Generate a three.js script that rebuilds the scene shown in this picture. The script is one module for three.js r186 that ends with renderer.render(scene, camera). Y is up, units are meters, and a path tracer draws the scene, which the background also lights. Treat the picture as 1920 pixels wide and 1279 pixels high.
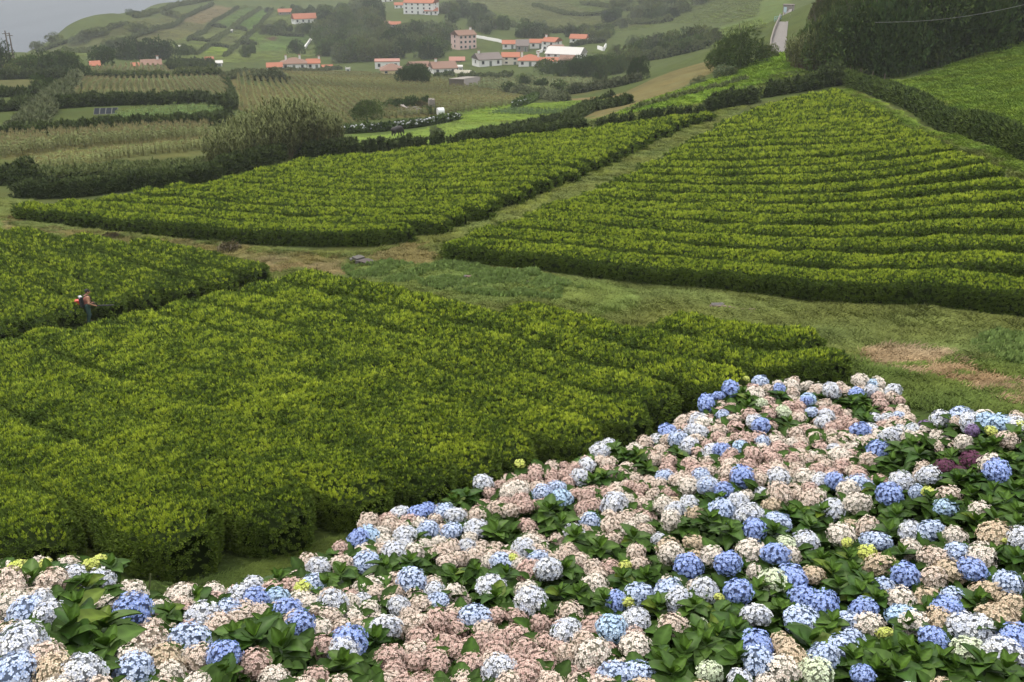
import * as THREE from 'three';
import { mergeGeometries } from 'three/addons/utils/BufferGeometryUtils.js';
import { ImprovedNoise } from 'three/addons/math/ImprovedNoise.js';
import { MarchingCubes } from 'three/addons/objects/MarchingCubes.js';

// ---------------------------------------------------------------- camera, sky, sun, exposure
const scene = new THREE.Scene();
const F = 1884, PITCH = THREE.MathUtils.degToRad(22.8), EYE = new THREE.Vector3(0, 92, 0);   // eye 92 m above the sea
const camera = new THREE.PerspectiveCamera(2 * Math.atan(639.5 / F) * 180 / Math.PI, 1920 / 1279, 0.1, 12000);
camera.position.copy(EYE); camera.rotation.x = -PITCH;
const renderer = new THREE.WebGLRenderer();
renderer.toneMapping = THREE.LinearToneMapping;
renderer.toneMappingExposure = 1.82;
renderer.shadowMap.enabled = true;
{ // overcast sky
  const W = 256, H = 128, d = new Float32Array(W * H * 4), n = new ImprovedNoise();
  for (let j = 0; j < H; j++) for (let i = 0; i < W; i++) {
    const el = ((j + 0.5) / H - 0.5) * Math.PI, az = (i + 0.5) / W * 2 * Math.PI, s = Math.max(0, Math.sin(el));
    const q = 2.2 / (s + 0.25), cl = n.noise(Math.cos(az) * Math.cos(el) * q, Math.sin(az) * Math.cos(el) * q, 3.1) + 0.5 * n.noise(Math.cos(az) * q * 2.3, Math.sin(az) * q * 2.3, 7.7);
    const L = 0.92 * (0.62 + 0.62 * s) * (1 + 0.16 * cl), o = (j * W + i) * 4;
    d[o] = L * 0.985; d[o + 1] = L; d[o + 2] = L * 1.04; d[o + 3] = 1;
  }
  const t = new THREE.DataTexture(d, W, H, THREE.RGBAFormat, THREE.FloatType);
  t.mapping = THREE.EquirectangularReflectionMapping; t.magFilter = THREE.LinearFilter; t.needsUpdate = true;
  scene.background = t; scene.environment = t;
}
const sun = new THREE.DirectionalLight(0xfff4e2, 1.5);
sun.position.set(-60, 92 + 130, -75); sun.target.position.set(0, 78, -30);
sun.castShadow = true; sun.shadow.radius = 34; sun.shadow.mapSize.set(2048, 2048);
Object.assign(sun.shadow.camera, { left: -130, right: 130, top: 130, bottom: -130, near: 1, far: 500 });
scene.add(sun, sun.target);
scene.fog = new THREE.FogExp2(0xd8dcde, 0.00025);

// ---------------------------------------------------------------- helpers
let seed0 = 12345;
const rng = (s) => () => { s = (s + 0x6d2b79f5) | 0; let t = Math.imul(s ^ (s >>> 15), 1 | s); t = (t + Math.imul(t ^ (t >>> 7), 61 | t)) ^ t; return ((t ^ (t >>> 14)) >>> 0) / 4294967296; };
const R = rng(seed0), rr = (a, b, r = R) => a + (b - a) * r();
const perlin = new ImprovedNoise(), nz = (x, y, z = 0) => perlin.noise(x, y, z);
const lerp = THREE.MathUtils.lerp, clamp = THREE.MathUtils.clamp, V3 = (x, y, z) => new THREE.Vector3(x, y, z);
const sstep = (a, b, x) => { const t = clamp((x - a) / (b - a), 0, 1); return t * t * (3 - 2 * t); };
const names = new Map();
function numbered(n) { const k = names.get(n) ?? 0; names.set(n, k + 1); return k ? n + '_' + String(k).padStart(3, '0') : n; }
function tag(o, label, category, group, kind) {
  if (label) o.userData.label = label; if (category) o.userData.category = category;
  if (group) o.userData.group = group; if (kind) o.userData.kind = kind; return o;
}
function thing(name, base, label, category, group, turn = 0) {
  const g = new THREE.Group(); g.name = numbered(name); g.position.copy(base); g.rotation.y = turn; scene.add(g);
  return tag(g, label, category, group);
}
function part(name, geo, mat, parent, label) {
  const m = new THREE.Mesh(geo, mat); m.name = name; m.castShadow = m.receiveShadow = true; parent.add(m);
  if (label) m.userData.label = label; return m;
}
function instances(name, geo, mat, mats, cols, parent, kind = 'stuff') {
  const m = new THREE.InstancedMesh(geo, mat, mats.length); m.name = name; m.castShadow = m.receiveShadow = true;
  for (let i = 0; i < mats.length; i++) { m.setMatrixAt(i, mats[i]); if (cols) m.setColorAt(i, cols[i]); }
  if (kind) m.userData.kind = kind; parent.add(m); return m;
}
function std(rgb, rough = 0.85, extra = {}) {
  const m = new THREE.MeshStandardMaterial({ roughness: rough, side: THREE.DoubleSide, ...extra }); m.color.setRGB(...rgb); return m;
}
function phys(rgb, rough, extra = {}) { const m = new THREE.MeshPhysicalMaterial({ roughness: rough, side: THREE.DoubleSide, ...extra }); m.color.setRGB(...rgb); return m; }
function geo(pos, idx, col, uv) {
  const g = new THREE.BufferGeometry(); g.setAttribute('position', new THREE.Float32BufferAttribute(pos, 3));
  if (col) g.setAttribute('color', new THREE.Float32BufferAttribute(col, 3)); if (uv) g.setAttribute('uv', new THREE.Float32BufferAttribute(uv, 2));
  if (idx) g.setIndex(idx); g.computeVertexNormals(); return g;
}
const ordinal = (n) => ['first', 'second', 'third', 'fourth', 'fifth', 'sixth', 'seventh', 'eighth', 'ninth', 'tenth', 'eleventh', 'twelfth', 'thirteenth', 'fourteenth', 'fifteenth', 'sixteenth', 'seventeenth', 'eighteenth', 'nineteenth', 'twentieth', 'twenty-first', 'twenty-second', 'twenty-third', 'twenty-fourth', 'twenty-fifth', 'twenty-sixth', 'twenty-seventh', 'twenty-eighth', 'twenty-ninth', 'thirtieth', 'thirty-first', 'thirty-second', 'thirty-third', 'thirty-fourth', 'thirty-fifth', 'thirty-sixth'][n] ?? (n + 1) + 'th';
const count = (n) => ['no', 'one', 'two', 'three', 'four', 'five', 'six', 'seven', 'eight', 'nine', 'ten', 'eleven', 'twelve', 'thirteen', 'fourteen', 'fifteen', 'sixteen', 'seventeen', 'eighteen', 'nineteen', 'twenty'][n] ?? String(n);
const C = (r, g, b) => new THREE.Color().setRGB(r, g, b);

// ---------------------------------------------------------------- lie of the land: surveyed points (sight line and distance), fitted smoothly
const dirOf = (u, v) => { const cx = (u - 960) / F, cy = -(v - 639.5) / F; return V3(cx, cy * Math.cos(PITCH) - Math.sin(PITCH), -cy * Math.sin(PITCH) - Math.cos(PITCH)); };
const at = (u, v, z) => dirOf(u, v).multiplyScalar(z).add(EYE);
function fit(points, c = 0.06) {      // multiquadric through (bearing, log distance) -> slope of the sight line
  const P = points.map((p) => [Math.atan2(p.x, -p.z) * 2, Math.log(Math.hypot(p.x, p.z)), (EYE.y - p.y) / Math.hypot(p.x, p.z)]), n = P.length, N = n + 3, A = [];
  const ph = (a, b) => Math.sqrt((a[0] - b[0]) ** 2 + (a[1] - b[1]) ** 2 + c * c);
  for (let i = 0; i < N; i++) { A.push(new Float64Array(N + 1)); }
  for (let i = 0; i < n; i++) {
    for (let j = 0; j < n; j++) A[i][j] = ph(P[i], P[j]);
    A[i][i] -= 0.004; A[i][n] = A[n][i] = 1; A[i][n + 1] = A[n + 1][i] = P[i][0]; A[i][n + 2] = A[n + 2][i] = P[i][1]; A[i][N] = P[i][2];
  }
  for (let k = 0; k < N; k++) {
    let p = k; for (let i = k + 1; i < N; i++) if (Math.abs(A[i][k]) > Math.abs(A[p][k])) p = i;
    [A[k], A[p]] = [A[p], A[k]];
    for (let i = k + 1; i < N; i++) { const f = A[i][k] / A[k][k]; if (f) for (let j = k; j <= N; j++) A[i][j] -= f * A[k][j]; }
  }
  const w = new Float64Array(N);
  for (let i = N - 1; i >= 0; i--) { let s = A[i][N]; for (let j = i + 1; j < N; j++) s -= A[i][j] * w[j]; w[i] = s / A[i][i]; }
  return (az, lr) => { const q = [az * 2, lr]; let s = w[n] + w[n + 1] * q[0] + w[n + 2] * q[1]; for (let i = 0; i < n; i++) s += w[i] * ph(q, P[i]); return s; };
}
const bankTop = [[100, 1200, 4.7], [40, 1068, 6.3], [200, 1062, 6.6], [310, 1128, 6.5], [420, 1107, 7], [560, 1058, 7.6], [650, 1012, 8], [740, 953, 8.8], [850, 938, 9], [970, 878, 9.4], [1110, 863, 9.8], [1250, 808, 10.5], [1370, 722, 11.2], [1430, 712, 11.4], [1560, 720, 11.4], [1680, 732, 11.3], [1710, 803, 9.8], [1800, 772, 8.8], [1920, 793, 8.3], [500, 1200, 5.6], [700, 1150, 6.5], [700, 1270, 5.5], [1000, 1000, 8], [1000, 1150, 6.6], [1000, 1270, 5.7], [1200, 900, 9.2], [1200, 1050, 7.4], [1400, 850, 9.3], [1400, 1000, 7.4], [1400, 1200, 6], [1600, 900, 8.5], [1600, 1050, 7.1], [1600, 1250, 5.7], [1850, 900, 7.6], [1850, 1050, 6.7], [1900, 1250, 5.6], [300, 1270, 4.7], [-200, 1100, 6], [2150, 800, 8], [2150, 1200, 5.5], [960, 1450, 4.2], [0, 1500, 3.5], [1920, 1500, 4.2]];
const landPts = [[-200, 1290, 13], [100, 1290, 13.5], [320, 1260, 14], [560, 1200, 15], [740, 1140, 16.5], [970, 1080, 18], [1110, 1060, 18.5], [1250, 1010, 19], [1400, 980, 20], [1560, 950, 20.5], [1690, 930, 19.5], [1850, 1000, 17], [2150, 1000, 16],
  [-200, 1120, 16.2], [250, 1110, 16.5], [430, 1070, 17.5], [540, 1030, 18.5], [700, 985, 20], [1620, 700, 29], [1750, 700, 28.5], [1920, 720, 26], [1850, 770, 23.5], [2150, 740, 24],
  [1600, 625, 34.5], [1920, 610, 34], [1300, 590, 38], [1000, 540, 43], [800, 515, 47], [640, 515, 49], [750, 468, 52], [550, 500, 52], [400, 465, 57], [200, 440, 61], [30, 425, 63], [300, 590, 46], [0, 650, 41], [-250, 690, 38], [-250, 430, 60],
  [300, 350, 75], [700, 380, 68], [1000, 330, 72], [1200, 250, 92], [1340, 215, 100], [1570, 172, 105], [1250, 400, 58], [1600, 400, 52], [1900, 330, 51], [1500, 280, 72], [1750, 240, 75], [1900, 545, 36.5], [1920, 280, 56], [2200, 420, 42], [1700, 205, 85],
  [1920, 230, 66], [1750, 160, 100], [1920, 90, 112], [1800, 120, 110], [1620, 130, 122], [1700, 60, 150], [1900, 30, 150], [1600, -20, 220], [1900, -60, 230], [2250, 150, 70], [2300, 0, 130],
  [1480, 120, 125], [1400, 150, 122], [1250, 185, 115], [1130, 225, 108], [1090, 218, 132], [1340, 112, 170], [1250, 140, 155], [1200, 165, 150], [1340, 95, 300], [1200, 125, 330], [1100, 180, 220], [1050, 215, 165],
  [1450, 95, 190], [1478, 25, 260], [1420, 40, 360], [1420, 5, 480], [1300, 60, 430], [1200, 40, 560], [1000, 40, 620], [1000, 0, 800],
  [520, 292, 95], [200, 300, 92], [100, 350, 80], [0, 330, 84], [200, 240, 125], [0, 250, 120], [690, 245, 150], [900, 225, 158], [800, 250, 140], [600, 270, 115], [1000, 200, 185], [300, 190, 170], [0, 180, 175], [430, 145, 260], [150, 145, 260], [0, 140, 250], [800, 150, 300], [650, 190, 210], [1000, 150, 330], [300, 125, 350], [560, 128, 420], [800, 132, 410], [1050, 112, 430], [870, 91, 480], [1100, 75, 500], [1000, 85, 480],
  [100, 105, 520], [300, 100, 470], [450, 100, 480], [600, 80, 560], [500, 50, 640], [350, 60, 640], [570, 42, 640], [400, 15, 780], [600, 10, 820], [780, 25, 640], [700, 60, 570], [750, 50, 580],
  [35, 102, 540], [100, 77, 600], [190, 53, 680], [250, 26, 780], [370, 2, 900], [-120, 135, 450], [-300, 170, 330],
  [600, -40, 1000], [1000, -60, 1100], [1300, -30, 650], [960, -120, 2500], [430, -20, 1000]].map((p) => at(...p));
for (const [u, v, z] of bankTop) { const p = at(u, v, z); p.y -= 1.1; landPts.push(p); }
for (const [u, v, z] of [[35, 102, 590], [100, 77, 655], [190, 53, 740], [250, 26, 850], [370, 2, 980], [-120, 135, 500], [-300, 170, 370], [430, -20, 1150], [200, -60, 1300], [-200, 60, 900], [430, -60, 2500], [0, -60, 2500]]) { const p = at(u, v, z); p.y = -14; landPts.push(p); }
const landFit = fit(landPts), canopyFit = fit(bankTop.map((p) => at(...p)), 0.12);
const heightOf = (fn, x, z) => { const r = Math.max(2.9, Math.hypot(x, z)), az = clamp(Math.atan2(x, -z), -0.7, 0.7); return EYE.y - fn(az, Math.log(r)) * r; };
// polar grid of heights: the land's mesh is made from it and everything stands on it
const AZ = []; for (let a = -Math.PI; a < -0.6001; a += 0.07) AZ.push(a); const azFine = AZ.length; for (let i = 0; i <= 268; i++) AZ.push(-0.6 + i * 1.2 / 268); for (let a = 0.67; a < Math.PI; a += 0.07) AZ.push(a); AZ.push(Math.PI);
const LR0 = Math.log(1.2), LRS = Math.log(1.0135), NR = 575, HT = new Float32Array(AZ.length * NR);
for (let j = 0; j < NR; j++) for (let i = 0; i < AZ.length; i++) {
  const r = Math.exp(LR0 + j * LRS), x = Math.sin(AZ[i]) * r, z = -Math.cos(AZ[i]) * r;
  let y = heightOf(landFit, x, z);
  if (r < 3) y = lerp(EYE.y - 1.65, y, sstep(1.6, 3, r));
  if (Math.abs(AZ[i]) > 0.8 && r < 30) y = lerp(y, EYE.y - 2.2, sstep(0.8, 1.4, Math.abs(AZ[i])));
  if (r > 12) y += 0.05 * nz(x * 0.9, z * 0.9) + 0.10 * nz(x * 0.23, z * 0.23, 4) + sstep(120, 400, r) * (0.9 * nz(x * 0.03, z * 0.03, 8));
  HT[j * AZ.length + i] = y;
}
function ground(x, z) {
  const a = Math.atan2(x, -z), fj = clamp((Math.log(Math.max(1.2, Math.hypot(x, z))) - LR0) / LRS, 0, NR - 1.001), j = Math.floor(fj), t = fj - j;
  let i; if (a >= -0.6 && a <= 0.6) i = Math.min(azFine + Math.floor((a + 0.6) / (1.2 / 268)), azFine + 267); else { i = 0; while (i < AZ.length - 2 && AZ[i + 1] < a) i++; }
  const s = clamp((a - AZ[i]) / (AZ[i + 1] - AZ[i]), 0, 1), o = j * AZ.length + i, n = AZ.length;
  return lerp(lerp(HT[o], HT[o + 1], s), lerp(HT[o + n], HT[o + n + 1], s), t);
}
function march(u, v, h, z0 = 3.4, z1 = 2600) {   // where a sight line meets the surface h
  const d = dirOf(u, v); let prev = z0;
  for (let z = z0; z < z1; z *= 1.008) {
    if (EYE.y + d.y * z < h(d.x * z, d.z * z)) {
      let a = prev, b = z; for (let k = 0; k < 14; k++) { const m = (a + b) / 2; if (EYE.y + d.y * m < h(d.x * m, d.z * m)) b = m; else a = m; }
      const p = V3(d.x * b, 0, d.z * b); p.y = h(p.x, p.z); p.depth = b; return p;
    } prev = z;
  }
  const p = V3(d.x * z1, 0, d.z * z1); p.y = h(p.x, p.z); p.depth = z1; return p;
}
const G = (u, v, z0 = 12.5) => march(u, v, ground, z0);
const canopy = (x, z) => heightOf(canopyFit, x, z);
const onGround = (x, z, dy = 0) => V3(x, ground(x, z) + dy, z);
const polyOf = (pts, z0) => pts.map(([u, v]) => { const p = G(u, v, z0); return [p.x, p.z]; });
function inside(poly, x, z) { let c = false; for (let i = 0, j = poly.length - 1; i < poly.length; j = i++) { const [xi, zi] = poly[i], [xj, zj] = poly[j]; if ((zi > z) !== (zj > z) && x < ((xj - xi) * (z - zi)) / (zj - zi) + xi) c = !c; } return c; }
const box = (poly) => { let a = [1e9, 1e9, -1e9, -1e9]; for (const [x, z] of poly) a = [Math.min(a[0], x), Math.min(a[1], z), Math.max(a[2], x), Math.max(a[3], z)]; return a; };
const area = (poly) => { let s = 0; for (let i = 0, j = poly.length - 1; i < poly.length; j = i++) s += poly[j][0] * poly[i][1] - poly[i][0] * poly[j][1]; return Math.abs(s / 2); };
function scatter(poly, n, r = R) { const b = box(poly), out = []; let guard = n * 40; while (out.length < n && guard-- > 0) { const x = rr(b[0], b[2], r), z = rr(b[1], b[3], r); if (inside(poly, x, z)) out.push([x, z]); } return out; }

// ---------------------------------------------------------------- the ground
function noiseTexture(size, cell, lo, hi, seedZ) {
  const d = new Uint8Array(size * size * 4), r = rng(seedZ * 77 + 5);
  const per = (x, y, k) => { const P = size / k, w = (a, b) => nz(a / k, b / k, seedZ); const fx = x / size, fy = y / size; return lerp(lerp(w(x, y), w(x - size, y), fx), lerp(w(x, y - size), w(x - size, y - size), fx), fy); };
  for (let y = 0; y < size; y++) for (let x = 0; x < size; x++) {
    const n = 0.5 + 0.55 * per(x, y, cell) + 0.4 * per(x, y, cell / 3.1) + 0.22 * (r() - 0.5), v = clamp(n, 0, 1), o = (y * size + x) * 4;
    for (let c = 0; c < 3; c++) d[o + c] = 255 * Math.pow(lerp(lo[c], hi[c], v), 1 / 2.2); d[o + 3] = 255;
  }
  const t = new THREE.DataTexture(d, size, size); t.magFilter = THREE.LinearFilter; t.wrapS = t.wrapT = THREE.RepeatWrapping; t.needsUpdate = true; return t;
}
const groundTex = noiseTexture(512, 26, [0.42, 0.42, 0.40], [1, 1, 0.95], 2); groundTex.colorSpace = THREE.SRGBColorSpace;
const bumpTex = noiseTexture(512, 12, [0, 0, 0], [1, 1, 1], 3);
const fields = [];
const field = (pts, rgb, amp = 0.25, soft = 0) => { const poly = polyOf(pts); fields.push({ poly, b: box(poly), rgb, amp, soft }); };
const cMead = [0.115, 0.17, 0.035], cDull = [0.105, 0.125, 0.045], cDry = [0.31, 0.24, 0.15], cSoil = [0.14, 0.085, 0.055], cPath = [0.235, 0.195, 0.095];
// valley and far slope
field([[420, 135], [520, 130], [800, 138], [1000, 190], [940, 212], [700, 222], [560, 235], [430, 200]], [0.17, 0.155, 0.055]);
field([[700, 145], [1120, 145], [1130, 172], [1000, 185], [880, 168]], [0.125, 0.135, 0.045]);
field([[440, 140], [640, 133], [800, 140], [840, 160], [620, 165], [450, 160]], [0.10, 0.13, 0.04]);
field([[820, 215], [920, 192], [1130, 178], [1140, 188], [1060, 215], [900, 232], [830, 228]], [0.13, 0.20, 0.035]);
field([[660, 246], [840, 232], [1000, 228], [1060, 222], [860, 268], [650, 275]], [0.125, 0.185, 0.04]);
field([[1060, 182], [1180, 172], [1190, 180], [1070, 188]], [0.27, 0.215, 0.10]);
field([[1070, 222], [1100, 205], [1210, 155], [1340, 106], [1345, 130], [1280, 165], [1180, 200], [1120, 222]], [0.205, 0.18, 0.075]);
field([[1110, 225], [1180, 205], [1290, 165], [1400, 128], [1480, 95], [1500, 92], [1500, 140], [1400, 165], [1330, 195], [1230, 212]], [0.13, 0.205, 0.03]);
field([[1610, 150], [1700, 152], [1800, 118], [1920, 82], [2300, 20], [2300, 420], [1920, 258], [1750, 190]], [0.10, 0.155, 0.024]);
field([[1110, 92], [1300, 62], [1420, 30], [1430, 0], [1330, -40], [1500, -60], [1440, 44], [1330, 85], [1200, 100]], [0.13, 0.185, 0.045]);
field([[890, 10], [1000, 45], [1120, 60], [1160, 52], [1250, 40], [1100, 20], [1000, -30], [880, -40]], [0.115, 0.135, 0.05]);
field([[330, 38], [400, 10], [447, 14], [388, 45]], [0.20, 0.17, 0.085]);
field([[240, 75], [320, 40], [386, 46], [330, 77]], [0.12, 0.13, 0.05]);
field([[403, 46], [455, 15], [482, 14], [440, 51]], [0.105, 0.165, 0.045]);
field([[444, 51], [490, 18], [510, 18], [480, 56]], [0.10, 0.17, 0.04]);
field([[352, 72], [390, 48], [422, 53], [396, 77]], [0.11, 0.14, 0.045]);
field([[400, 82], [430, 65], [446, 75], [426, 89]], [0.09, 0.11, 0.04]);
field([[380, 101], [395, 87], [432, 92], [416, 104]], [0.14, 0.20, 0.035]);
field([[450, 80], [474, 57], [502, 58], [486, 82]], [0.11, 0.165, 0.04]);
field([[420, 106], [445, 85], [472, 88], [456, 111]], [0.12, 0.155, 0.045]);
field([[486, 82], [520, 66], [582, 64], [570, 92], [480, 96]], [0.10, 0.16, 0.045]);
field([[500, 76], [508, 68], [521, 68], [514, 77]], cSoil); field([[592, 70], [606, 50], [616, 53], [604, 75]], cSoil); field([[574, 93], [582, 77], [603, 82], [594, 95]], [0.10, 0.14, 0.045]);
field([[578, 88], [592, 55], [596, 55], [583, 78]], cSoil);
field([[70, 95], [200, 58], [330, 22], [360, 25], [230, 68], [110, 105]], [0.12, 0.14, 0.05]);
field([[130, 152], [425, 147], [434, 188], [125, 184]], [0.13, 0.14, 0.05]); field([[160, 130], [420, 126], [420, 140], [150, 145]], [0.12, 0.135, 0.05]);
field([[0, 268], [400, 245], [400, 260], [0, 300]], [0.14, 0.14, 0.05]); field([[0, 300], [400, 262], [400, 290], [60, 330]], [0.14, 0.15, 0.05]);
field([[215, 222], [390, 208], [410, 222], [260, 238]], [0.13, 0.165, 0.05]);
field([[0, 150], [90, 148], [60, 162], [0, 166]], [0.15, 0.155, 0.055]);
// lanes between the tea
field([[0, 415], [40, 405], [60, 425], [180, 440], [400, 458], [660, 480], [640, 522], [540, 512], [400, 478], [180, 452], [0, 432]], [0.20, 0.185, 0.075], 0.3);
field([[470, 484], [560, 486], [655, 500], [668, 498], [640, 528], [545, 512]], cPath, 0.3);
field([[690, 474], [770, 455], [800, 462], [806, 472], [830, 490], [780, 505], [690, 490]], [0.215, 0.195, 0.085], 0.3);
field([[800, 465], [1000, 385], [1345, 212], [1400, 195], [1100, 322], [900, 420]], [0.14, 0.17, 0.042], 0.3);
field([[1570, 170], [1600, 165], [1920, 300], [2200, 420], [2200, 560], [1920, 330], [1700, 240]], [0.115, 0.175, 0.03], 0.3);
field([[640, 505], [700, 495], [1000, 505], [1200, 555], [1200, 592], [900, 570], [700, 540]], [0.115, 0.155, 0.045], 0.3);
field([[1610, 660], [1700, 650], [1790, 655], [1830, 690], [1920, 712], [2050, 740], [2050, 790], [1900, 768], [1800, 722], [1700, 700], [1640, 690]], cDry, 0.5);
const edgeNoise = (x, z, k) => 0.45 * nz(x * 1.3, z * 1.3, k) + 0.7 * nz(x * 0.35, z * 0.35, k + 3);
function groundColour(x, z, r) {
  let c = r < 30 ? [0.08, 0.115, 0.03] : r < 110 ? [0.11, 0.135, 0.042] : [0.105, 0.14, 0.04];
  let amp = 0.25;
  if (r < 130) { const k = 0.022 * r, jx = x + k * edgeNoise(x, z, 1), jz = z + k * 2 * edgeNoise(x, z, 9); for (const f of fields) if (jx > f.b[0] && jx < f.b[2] && jz > f.b[1] && jz < f.b[3] && inside(f.poly, jx, jz)) { c = f.rgb; amp = f.amp; } }
  else for (const f of fields) if (x > f.b[0] && x < f.b[2] && z > f.b[1] && z < f.b[3] && inside(f.poly, x, z)) { c = f.rgb; amp = f.amp; }
  if (r > 150) c = c.map((q) => q * 0.86);
  const n = 1 + amp * (nz(x * 0.7, z * 0.7, 5) + 0.7 * nz(x * 0.15, z * 0.15, 6)), t = 0.12 * nz(x * 0.3, z * 0.3, 12);
  let [R0, G0, B0] = [c[0] * n * (1 + t), c[1] * n, c[2] * n * (1 - t)];
  if (amp === 0.5) { const m = sstep(-0.1, 0.25, nz(x * 1.1, z * 1.1, 21) + 0.6 * nz(x * 2.6, z * 2.6, 22) - 0.24); R0 = lerp(R0, 0.085, m); G0 = lerp(G0, 0.125, m); B0 = lerp(B0, 0.03, m); }
  return [R0, G0, B0];
}
{
  const n = AZ.length, pos = [], col = [], uv = [], idx = [];
  for (let j = 0; j < NR; j++) for (let i = 0; i < n; i++) {
    const r = Math.exp(LR0 + j * LRS), x = Math.sin(AZ[i]) * r, z = -Math.cos(AZ[i]) * r, s = r > 140 ? 1 / 14 : 1 / 2.6;
    pos.push(x, HT[j * n + i], z); uv.push(x / 2.6, z / 2.6); col.push(...groundColour(x, z, r));
    if (j && i) { const a = (j - 1) * n + i - 1, b = a + 1, c = j * n + i - 1, d = c + 1; idx.push(a, b, c, b, d, c); }
  }
  const m = phys([0.92, 0.9, 0.9], 1, { specularIntensity: 0.1, vertexColors: true, map: groundTex, bumpMap: bumpTex, bumpScale: 0.05 });
  const g = part('ground', geo(pos, idx, col, uv), m, scene); tag(g, 'rolling green farmland falling to the sea', null, null, 'structure');
  const sea = new THREE.PlaneGeometry(14000, 9000, 1, 1).rotateX(-Math.PI / 2);
  { const a = sea.attributes.uv; for (let i = 0; i < 4; i++) a.setXY(i, a.getX(i) * 14000 / 60, a.getY(i) * 9000 / 26); }
  const sm = phys([0.10, 0.118, 0.14], 0.6, { specularIntensity: 0.3, bumpMap: bumpTex, bumpScale: 0.7 });
  const s = part('sea', sea, sm, scene); s.position.set(-1500, 0, -4600); tag(s, 'grey blue sea under haze', null, null, 'structure');
}

// ---------------------------------------------------------------- leaves
function leafCard(len, wid, fold = 0.25, droop = 0.15) {      // one leaf: four triangles, folded along the midrib, growing along +y from the origin
  return { pos: [0, 0, 0, -wid / 2, len * 0.5, fold * wid, wid / 2, len * 0.5, fold * wid, 0, len * 0.52, 0, 0, len, -droop * len], idx: [0, 3, 1, 0, 2, 3, 1, 3, 4, 3, 2, 4] };
}
function tuft(n, len, wid, spread, r, lenVar = 0.4) {         // a sprig of n leaves around +y
  const pos = [], idx = [], m = new THREE.Matrix4(), v = V3(), e = new THREE.Euler();
  for (let i = 0; i < n; i++) {
    const L = len * rr(1 - lenVar, 1 + lenVar, r), c = leafCard(L, wid * rr(0.8, 1.2, r)), o = pos.length / 3;
    e.set(rr(0.15, 1, r) * spread, i * 2.4 + rr(-0.5, 0.5, r), rr(-0.35, 0.35, r), 'YXZ');
    m.makeRotationFromEuler(e); m.setPosition(rr(-1, 1, r) * len * 0.35, rr(-0.3, 0.25, r) * len, rr(-1, 1, r) * len * 0.35);
    for (let k = 0; k < 5; k++) { v.fromArray(c.pos, k * 3).applyMatrix4(m); pos.push(v.x, v.y, v.z); }
    for (const k of c.idx) idx.push(o + k);
  }
  return geo(pos, idx);
}
const rT = rng(5);
const tuftMature = [tuft(11, 0.62, 0.27, 1.25, rT), tuft(11, 0.6, 0.25, 1.3, rT)];    // unit size: about one metre across, scaled per copy
const tuftShoot = tuft(8, 0.75, 0.22, 0.75, rT);
const mTea = phys([1, 1, 1], 0.75, { specularIntensity: 0.18 }); mTea.name = 'tea_leaf';
const mShoot = phys([1, 1, 1], 0.7, { specularIntensity: 0.2 });
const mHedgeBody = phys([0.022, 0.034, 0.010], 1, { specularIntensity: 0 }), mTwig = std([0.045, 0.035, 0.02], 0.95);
const X = V3(), Q = new THREE.Quaternion(), QY = new THREE.Quaternion(), UP = V3(0, 1, 0);
function place(p, n, s, r) {          // a matrix: at p, +y along n, random turn about n
  Q.setFromUnitVectors(UP, n); QY.setFromAxisAngle(UP, r() * 6.283); Q.multiply(QY);
  return new THREE.Matrix4().compose(p, Q, X.set(s, s, s).clone());
}
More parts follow.
